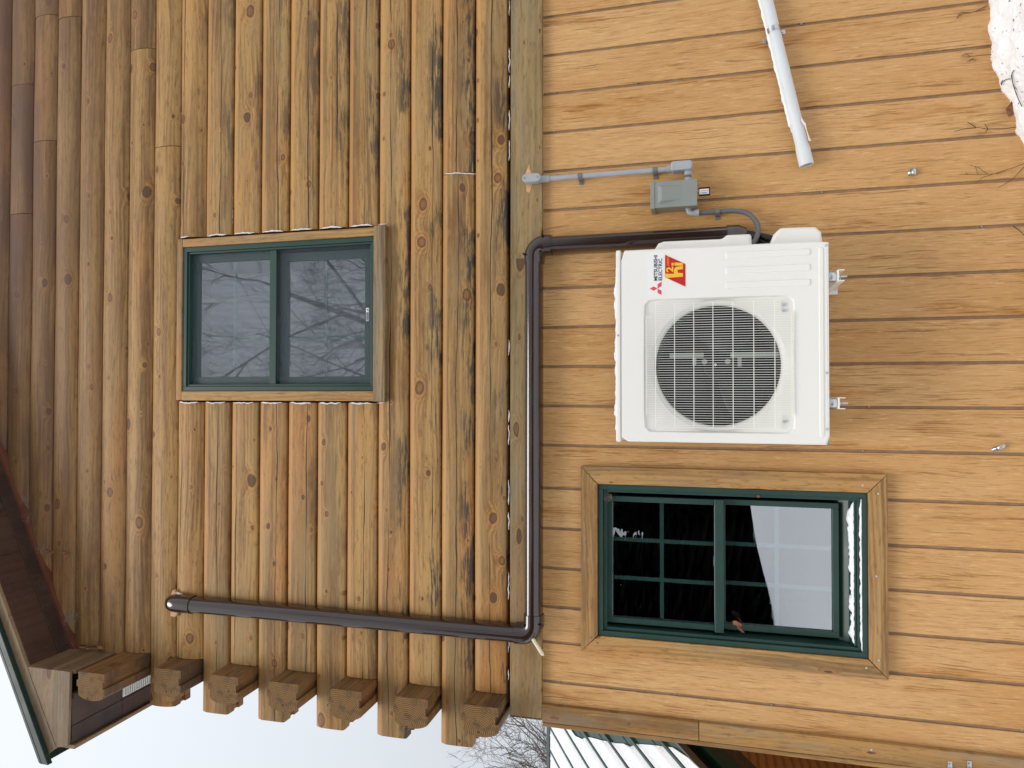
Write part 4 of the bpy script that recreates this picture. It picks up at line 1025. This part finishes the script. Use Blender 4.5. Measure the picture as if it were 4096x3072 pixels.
# ------------------------------------------------------------------ dry plants, leaves, dust against the wall
def stems(name, lines, lab, cat, mat=M_twig, y=-0.006, r=0.0016):
    mb_ = MB()
    for ln_ in lines:
        P = [W(px, py, y) for px, py in ln_]; mb_.tube([(p.x, y-0.002*i, p.z) for i, p in enumerate(P)], [r*(1-0.5*i/len(P)) for i in range(len(P))], 5)
    return tag(mb_.build(name, mat, None), lab, cat)
stems('dry_stem', [((4085, 505), (4020, 515), (3950, 518), (3905, 511)), ((3905, 511), (3868, 488)), ((3905, 511), (3860, 515), (3817, 527)), ((3952, 517), (3938, 496)), ((3952, 517), (3941, 528))], 'forked dark dry stem lying on siding above the fallen leaf', 'stem')
stems('dry_stem', [((4096, 655), (4040, 675), (3970, 697), (3905, 700), (3836, 699)), ((3950, 697), (3912, 670), (3877, 661)), ((3912, 699), (3900, 665)), ((3985, 695), (4020, 685)), ((3970, 697), (3930, 710), (3900, 735)), ((3870, 699), (3862, 690))], 'dry stem with many fine side twigs on siding', 'stem', r=0.0011)
stems('dry_stem', [((4096, 668), (4052, 715), (4010, 742), (3990, 752))], 'single bare dark twig leaning across a siding groove', 'stem', r=0.0013)
stems('dry_stem', [((3950, 20), (3905, 45), (3880, 52), (3850, 58), (3828, 75)), ((3905, 45), (3940, 40)), ((3880, 52), (3845, 50), (3826, 72)), ((3850, 58), (3832, 62), (3826, 78))], 'pale bent dry stem with drooping tip in the corner above snow', 'stem', r=0.0013)
stems('dry_stem', [((3965, 218), (3920, 222), (3880, 228), (3842, 231)), ((3880, 228), (3860, 213), (3845, 225)), ((3892, 212), (3870, 214), (3850, 226)), ((3905, 243), (3885, 238), (3865, 250)), ((3895, 232), (3875, 247))], 'dry stem with small curled seed heads on siding', 'stem', r=0.0012)
stems('dry_grass', [((4052, 903), (4080, 925), (4096, 942))], 'short green blade of grass against a siding groove', 'grass', M_grass, r=0.002)
def snow_pt(px, py):
    # where the pixel's ray meets the snow surface
    d = ray(px, py); t_ = 1.0
    for i in range(4000):
        p = CPOS+d*t_
        if p.z < ground_z(p.x, p.y)+0.004: return p
        t_ += 0.002
    return CPOS+d*3.5
sg = MB()
for ln_ in (((4012, 340), (4016, 328), (4032, 316), (4046, 315)), ((4012, 340), (4010, 330), (4018, 320)), ((4052, 308), (4055, 290), (4062, 280)), ((4052, 300), (4060, 340), (4070, 370), (4082, 400), (4094, 425))):
    P = [snow_pt(*q) for q in ln_]; sg.tube([p+Vector((0, 0, 0.006)) for p in P], 0.0018, 5)
tag(sg.build('dry_grass', M_grass, None), 'dark curled grass stems poking out of the snow bank', 'grass')
sg = MB(); rs = random.Random(5)
for i in range(34):
    p = snow_pt(rs.uniform(3965, 4096), rs.uniform(0, 420))
    a_ = rs.uniform(0, 6.28); L_ = rs.uniform(0.003, 0.014); q = p+Vector((math.cos(a_)*L_, -abs(math.sin(a_))*L_*0.3, math.sin(a_)*L_*0.6))
    sg.tube([p+Vector((0, 0, 0.001)), q+Vector((0, 0, 0.003))], rs.uniform(0.0006, 0.0015), 4)
tag(sg.build('plant_litter', M_twig, None), 'scattered bits of dark plant litter on the snow', 'litter', kind='stuff')
def leaf(name, pts, y, lab, cat='leaf', thick=0.0015, curl=0.012, px=True):
    P = [W(a, b, y) for a, b in pts] if px else [Vector(p) for p in pts]; c = sum(P, Vector())/len(P); mb_ = MB()
    vv = [(p.x, p.y-curl*(0.5+0.5*math.sin(i*1.9)), p.z) for i, p in enumerate(P)]+[(c.x, c.y, c.z)]; n = len(P)
    mb_.add(vv, [(i, (i+1) % n, n) for i in range(n)])
    o = mb_.build(name, M_leaf, None); s_ = o.modifiers.new('solid', 'SOLIDIFY'); s_.thickness = thick
    return tag(o, lab, cat)
leaf('dead_leaf', ((4045, 405), (4058, 415), (4062, 440), (4052, 462), (4030, 472), (4027, 460), (4022, 435), (4038, 415)), -0.02, 'brown dead leaf leaning on siding at the edge of the snow')
leaf('dead_leaf', ((4062, 392), (4074, 388), (4078, 396), (4068, 408), (4055, 412), (4046, 408)), -0.03, 'small crinkled brown leaf fragment on the snow edge')
leaf('dead_leaf', ((2930, 2482), (2945, 2480), (2962, 2492), (2970, 2500), (2960, 2504), (2968, 2515), (2978, 2530), (2968, 2528), (2955, 2515), (2945, 2500), (2932, 2497)), -0.012, 'orange brown dead leaf stuck in the lower window frame', curl=0.010)
leaf('dead_leaf', ((3025, 1981), (3036, 1980), (3040, 1988), (3032, 1992), (3027, 1990)), -0.016, 'tiny brown leaf scrap on the upper side of the lower window frame', curl=0.004)
for pts, lab in ((((185, 2196), (200, 2193), (217, 2200), (218, 2212), (205, 2218), (190, 2214)), 'tan dead leaf caught in cobweb below the soffit, upper of two'), (((255, 2202), (270, 2198), (287, 2206), (285, 2218), (270, 2232), (258, 2222)), 'tan dead leaf caught in cobweb below the soffit, lower of two'),
                 (((318, 2580), (340, 2572), (352, 2578), (348, 2590), (330, 2588)), 'dead leaf in eave corner, leftmost of a row of three'), (((350, 2588), (380, 2578), (398, 2576), (385, 2592), (355, 2596)), 'dead leaf in eave corner, middle of a row of three'), (((392, 2578), (400, 2562), (412, 2580), (422, 2594), (405, 2592)), 'dead leaf in eave corner, rightmost of a row of three')):
    leaf('dead_leaf', pts, -0.05, lab, curl=0.02)
def fuzz(px, py, y, r_, n, lab, seed):
    rs_ = random.Random(seed); c = W(px, py, y); mb_ = MB()
    for i in range(n):
        p = c+Vector((rs_.gauss(0, r_), rs_.gauss(0, 0.012), rs_.gauss(0, r_))); q = p+Vector((rs_.gauss(0, r_*0.8), rs_.gauss(0, 0.01), rs_.gauss(0, r_*0.8)))
        mb_.tube([p, (p+q)/2+Vector((rs_.gauss(0, 0.004),)*3), q], rs_.uniform(0.0003, 0.0007), 3)
    tag(mb_.build('cobweb', M_web, None), lab, 'cobweb', kind='stuff')
fuzz(282, 2475, -0.07, 0.020, 140, 'dusty cobweb tuft under the soffit near the eave return', 1)
fuzz(262, 2588, -0.05, 0.022, 110, 'dusty cobweb beside dead leaves in the eave corner', 2)
fuzz(102, 1998, -0.06, 0.014, 60, 'small cobweb tuft where soffit meets the upper logs', 3)
fuzz(170, 2198, -0.06, 0.014, 60, 'cobweb holding two dead leaves under the soffit', 4)
fuzz(112, 2070, -0.06, 0.012, 40, 'faint cobweb tuft between two others along the soffit', 5)
fuzz(2430, 1986, -0.01, 0.012, 90, 'dusty cobweb in the top corner of the lower window frame', 6)

# snow on the lower window's sill
s_ = snow_heap('snow_on_sill', None, fx0+0.045, fx1-0.043, -0.003, 0.044, fz0+0.0527, 0.022, 8.2, 90, 8, 0.5)
tag(s_, 'strip of snow drifted on the inner sill of the lower window', 'snow', kind='stuff')
s_ = snow_heap('snow_on_sill', None, fx0+0.03, fx1-0.03, -0.0285, -0.0155, fz0+0.0245, 0.012, 4.1, 110, 5, 0.45)
tag(s_, 'thin line of snow on the outer lip of the lower window', 'snow', kind='stuff')

# ------------------------------------------------------------------ shed with snowy metal roof, beyond the corner
shed = thing('shed', (-4, 1.8, 0), 'shed with snowy green ribbed metal roof beyond the corner of the house', 'shed')
RZ = lambda y: 1.59+0.5*(y-0.836)
SX1 = -2.10
def rib_profile(x0, x1, dz):
    p = []; x = x1
    while x > x0:
        p += [(x, dz), (x-0.055, dz), (x-0.070, dz+0.022), (x-0.090, dz+0.022), (x-0.105, dz), (x-0.150, dz), (x-0.155, dz+0.005), (x-0.165, dz+0.005), (x-0.170, dz)]
        x -= 0.2286
    p.append((x, dz)); return p
def roof_sheet(prof, y0, y1, th):
    mb_ = MB(); top = prof; bot = [(x, z-th) for x, z in reversed(prof)]; poly = top+bot; n = len(poly)
    vv = [(x, y, RZ(y)+z) for y in (y0, y1) for x, z in poly]
    mb_.add(vv, [(i, (i+1) % n, n+(i+1) % n, n+i) for i in range(n)]); return mb_
SY0, SY1 = 0.05, 3.5
sr_ = roof_sheet(rib_profile(-6.5, SX1, 0.0), SY0, SY1, 0.004).build('roof', plain('shed_roof_metal', (0.020, 0.050, 0.040), 0.4, spec=0.4), shed)
MB().prism([(3.42, RZ(3.42)+0.024), (3.5, RZ(3.5)+0.03), (3.6, RZ(3.42)), (3.5, RZ(3.5)+0.01)], 0, -6.5, SX1).build('ridge_cap', M_greenroof, shed)
MB().prism([(3.5, RZ(3.5)), (6.9, RZ(0.1)), (6.9, RZ(0.1)-0.02), (3.5, RZ(3.5)-0.02)], 0, -6.5, SX1).build('rear_roof', M_greenroof, shed)
def slanted(name, mat, x0, x1, d0, d1, y0=SY0, y1=SY1):
    return MB().prism([(y0, RZ(y0)+d0), (y1, RZ(y1)+d0), (y1, RZ(y1)+d1), (y0, RZ(y0)+d1)], 0, x0, x1).build(name, mat, shed)
slanted('rake_trim', plain('shed_edge_metal', (0.13, 0.115, 0.105), 0.5), SX1+0.002, SX1+0.012, -0.045, 0.006)
slanted('gap_shade', M_room, SX1-0.30, SX1-0.05, -0.16, -0.03)  # black block filling the open gap; the gap's shade is its colour
slanted('rake_fascia', plain('shed_green_trim', (0.014, 0.052, 0.038), 0.4), SX1-0.06, SX1+0.02, -0.245, -0.135)
M_shedt = wood('shed_timber', 'y', (0.13, 0.085, 0.065), (0.075, 0.047, 0.036), 0.2, ksc=(4, 9))
slanted('rafter', M_shedt, SX1-0.05, SX1+0.002, -0.36, -0.2455)
t = NT('shed_board_wall'); tcb = t.n('TexCoord'); spb = t.n('SeparateXYZ', {0: tcb.outputs['Object']})
M_shedw = t.done(t.mix(t.step(t.math('SINE', t.math('ADD', t.math('MULTIPLY', spb.outputs[2], 130.0), t.math('MULTIPLY', t.noise(tcb.outputs['Object'], 6, 3), 2.5))), -0.2, 0.9), (0.52, 0.25, 0.07), (0.34, 0.145, 0.04)), 0.6)
MB().prism([(0.3, -0.2), (6.6, -0.2), (3.5, RZ(3.5)-0.3), (0.3, RZ(0.3)-0.30)], 0, SX1-0.10, SX1-0.06).build('side_wall', M_shedw, shed)
MB().box(-6.3, SX1-0.10, 0.30, 0.34, -0.2, RZ(0.3)-0.06).build('front_wall', M_shedw, shed)
# snow blanket, melted back along a ragged line towards the house
def shed_x(px, py):
    d = ray(px, py); k_ = d.z-0.5*d.y; t_ = (RZ(0)+0.5*CPOS.y*1.0-CPOS.z)/k_
    return CPOS+d*t_
edge_pts = [shed_x(2100+x*0.27125, 2780+y*0.27125) for x, y in ((690, 505), (760, 605), (870, 655), (930, 615), (1130, 665), (1370, 715), (1480, 720), (1590, 770), (1660, 725), (1880, 740), (2200, 775), (2440, 930))]
et = sorted([(p.y, p.x) for p in edge_pts])
et = [(-1.0, et[0][1]+0.12)]+et+[(3.4, et[-1][1]-0.15), (3.6, et[-1][1]-0.3)]
sm = MB(); ny_ = 90; offs = (0.100, 0.106, 0.146, 0.154, 0.166, 0.174, 0.2286+0.050, 0.2286+0.058, 0.2286+0.066); hts = (0.003, 0, 0, 0.005, 0.005, 0, 0, 0.004, 0.012); n1 = len(offs)
for c_ in range(-1, 19):
    vv = []
    for j in range(ny_+1):
        y = SY0+(SY1-SY0)*j/ny_; xe = lerp_tab(y, et)
        for q_, o_ in enumerate(offs):
            bare = 0.006*noise.noise(Vector((c_*3.7, y*1.1, q_*0.2)))
            x = SX1-c_*0.2286-o_-(bare if q_ in (0, 1, n1-1, n1-2) else 0)
            th_ = 0.0 if q_ in (0, n1-1) else 0.010+0.004*noise.noise(Vector((x*9, y*9, 1)))
            if x > xe: x = xe; th_ = 0.0 if q_ == 0 else th_*0.7
            vv.append((x, y, RZ(y)+0.0025+th_+hts[q_]))
    sm.add(vv, [(j*n1+i, j*n1+i+1, (j+1)*n1+i+1, (j+1)*n1+i) for j in range(ny_) for i in range(n1-1)])
so = sm.build('snow_on_shed_roof', M_snow, None, smooth=60)
tag(so, 'thin snow blanket on the ribbed metal roof of the shed', 'snow', kind='stuff')

# ------------------------------------------------------------------ bare trees
def bare_tree(name, base, H_, lab, seed, depth=6, spread=0.55, trunk_r=0.09, mat=M_bark, lean=(0, 0), nkids=(2, 4), group=None, twig=0.004, start=0.25):
    rs_ = random.Random(seed); tr_, cr_ = MB(), MB(); root = thing(name, base, lab, 'tree', group); B = Vector(base)
    def br(p, d, L_, r_, lv):
        n = 5 if lv < 2 else (4 if lv < 4 else 3); pts = [p]; q = p; dd = d.normalized(); dirs = [dd]
        for i in range(n):
            dd = (dd+Vector((rs_.gauss(0, 0.13), rs_.gauss(0, 0.13), rs_.gauss(0.03, 0.10)))).normalized(); q = q+dd*(L_/n); pts.append(q); dirs.append(dd)
        r1 = max(twig*0.6, r_*(0.35 if lv == 0 else 0.45)); rr_ = [r_+(r1-r_)*i/n for i in range(n+1)]
        (tr_ if lv == 0 else cr_).tube(pts, rr_, 8 if lv == 0 else (5 if lv < 3 else 3), cap=False)
        if lv >= depth: return
        kids = rs_.randint(*nkids)+(5 if lv == 0 else 0)
        for c in range(kids):
            s_ = rs_.uniform(start if lv == 0 else 0.2, 1.0); i = min(n-1, int(s_*n)); f_ = s_*n-i
            pos = pts[i]+(pts[i+1]-pts[i])*f_; axis = dirs[i]
            ort = axis.orthogonal().normalized(); ort.rotate(Matrix.Rotation(rs_.uniform(0, 6.283), 3, axis))
            nd = (axis*math.cos(spread*rs_.uniform(0.7, 1.5))+ort*math.sin(spread*rs_.uniform(0.7, 1.5))+Vector((0, 0, 0.08))).normalized()
            rr0 = max(twig, (rr_[i])*rs_.uniform(0.45, 0.7))
            br(pos, nd, L_*rs_.uniform(0.42, 0.72)*(1.0 if lv else 0.8), rr0, lv+1)
    br(B, Vector((lean[0], lean[1], 1)), H_*0.72, trunk_r, 0)
    tr_.build('trunk', mat, root, smooth=60); cr_.build('crown', mat, root)
    return root
bg = [((-8.9, 12.5, 0), 7.5, 'bare grey tree whose tall crown shows between the lowest log ends', 11, 0.10), ((-11.2, 13.5, 0), 7.9, 'bare grey tree farthest from the house wall behind the log ends', 12, 0.11), ((-10.0, 16.5, 0), 7.6, 'bare tree with dense twigs right above the shed ridge', 13, 0.10),
      ((-7.9, 11.0, 0), 5.2, 'lower bare tree showing just under the lowest log end', 14, 0.07), ((-9.6, 11.2, 0), 5.8, 'thin bare tree in front of the taller crowns above the shed', 15, 0.07), ((-12.4, 18.0, 0), 8.4, 'distant bare tree at the edge of the photo above the shed roof', 16, 0.11)]
for b_, h_, lab, sd_, tr_ in bg:
    bare_tree('bare_tree', b_, h_, lab, sd_, 5, 0.6, tr_, M_bark, nkids=(3, 4), group='bare trees beyond the house corner', twig=0.0048)
# trees behind the photographer, seen only as reflections in the glass
bare_tree('bare_tree', (3.2, -9.5, 0), 14.5, 'tall dark bare tree reflected in the right of the upper window', 31, 6, 0.55, 0.13, M_barkdark, lean=(-0.12, 0.03), group='trees reflected in the windows', twig=0.0055, start=0.3)
bare_tree('bare_tree', (-1.6, -10.5, 0), 15.0, 'tall dark bare tree reflected in the left of the upper window', 32, 6, 0.6, 0.13, M_barkdark, lean=(0.10, 0.02), group='trees reflected in the windows', twig=0.0055, start=0.3)
bare_tree('bare_tree', (1.2, -8.6, 0), 13.0, 'slender dark bare tree reflected in the middle of the upper window', 33, 6, 0.6, 0.10, M_barkdark, lean=(0.02, 0.05), group='trees reflected in the windows', twig=0.005, start=0.35)
rs = random.Random(9); fo = MB()
def spruce(x, y, H_):
    z0 = ground_z(x, y)
    fo.tube([(x, y, z0-0.1), (x, y, z0+H_)], [0.12, 0.01], 5, cap=False)
    n = int(H_*60)
    for i in range(n):
        f_ = rs.random()**1.15; z = z0+0.02*H_+f_*H_*0.96; R_ = (1-f_)*H_*0.24+0.12; a = rs.uniform(0, 6.283); L_ = R_*rs.uniform(0.6, 1.1); w_ = 0.12+0.10*(1-f_)
        c, s = math.cos(a), math.sin(a); t_ = Vector((x+c*L_, y+s*L_, z-0.22*L_)); b_ = Vector((x, y, z)); sd_ = Vector((-s, c, 0))*w_
        fo.add([b_, b_+(t_-b_)*0.55+sd_+Vector((0, 0, -0.10)), t_, b_+(t_-b_)*0.55-sd_+Vector((0, 0, -0.10))], [(0, 1, 2, 3)])
line = [(-26, -14), (-16, -13), (-10, -12.0), (-6.5, -12.2), (-4.5, -14), (-3.0, -17.0), (-1, -18.5), (4, -19), (12, -19), (24, -17)]
for (x0, y0), (x1, y1) in zip(line, line[1:]):
    n = int(math.hypot(x1-x0, y1-y0)/0.30)
    for i in range(n):
        f_ = i/n; yb = rs.choice((0, 0.4, 1.2, 2.4)); hh = rs.uniform(6.5, 9.0) if -12 < x0 < -4.5 else (rs.uniform(4.0, 6.0) if x0 < -3.5 and x0 > -12 else rs.uniform(3.0, 7.5))
        spruce(x0+(x1-x0)*f_+rs.uniform(-0.4, 0.4), y0+(y1-y0)*f_-yb, hh)
fob = fo.build('distant_forest', plain('spruce_needles', (0.009, 0.012, 0.008), 0.95, spec=0.0, var=0.4, scale=2), None)
tag(fob, 'dark wall of evergreens behind the photographer, mirrored in the lower window', 'forest', kind='stuff')
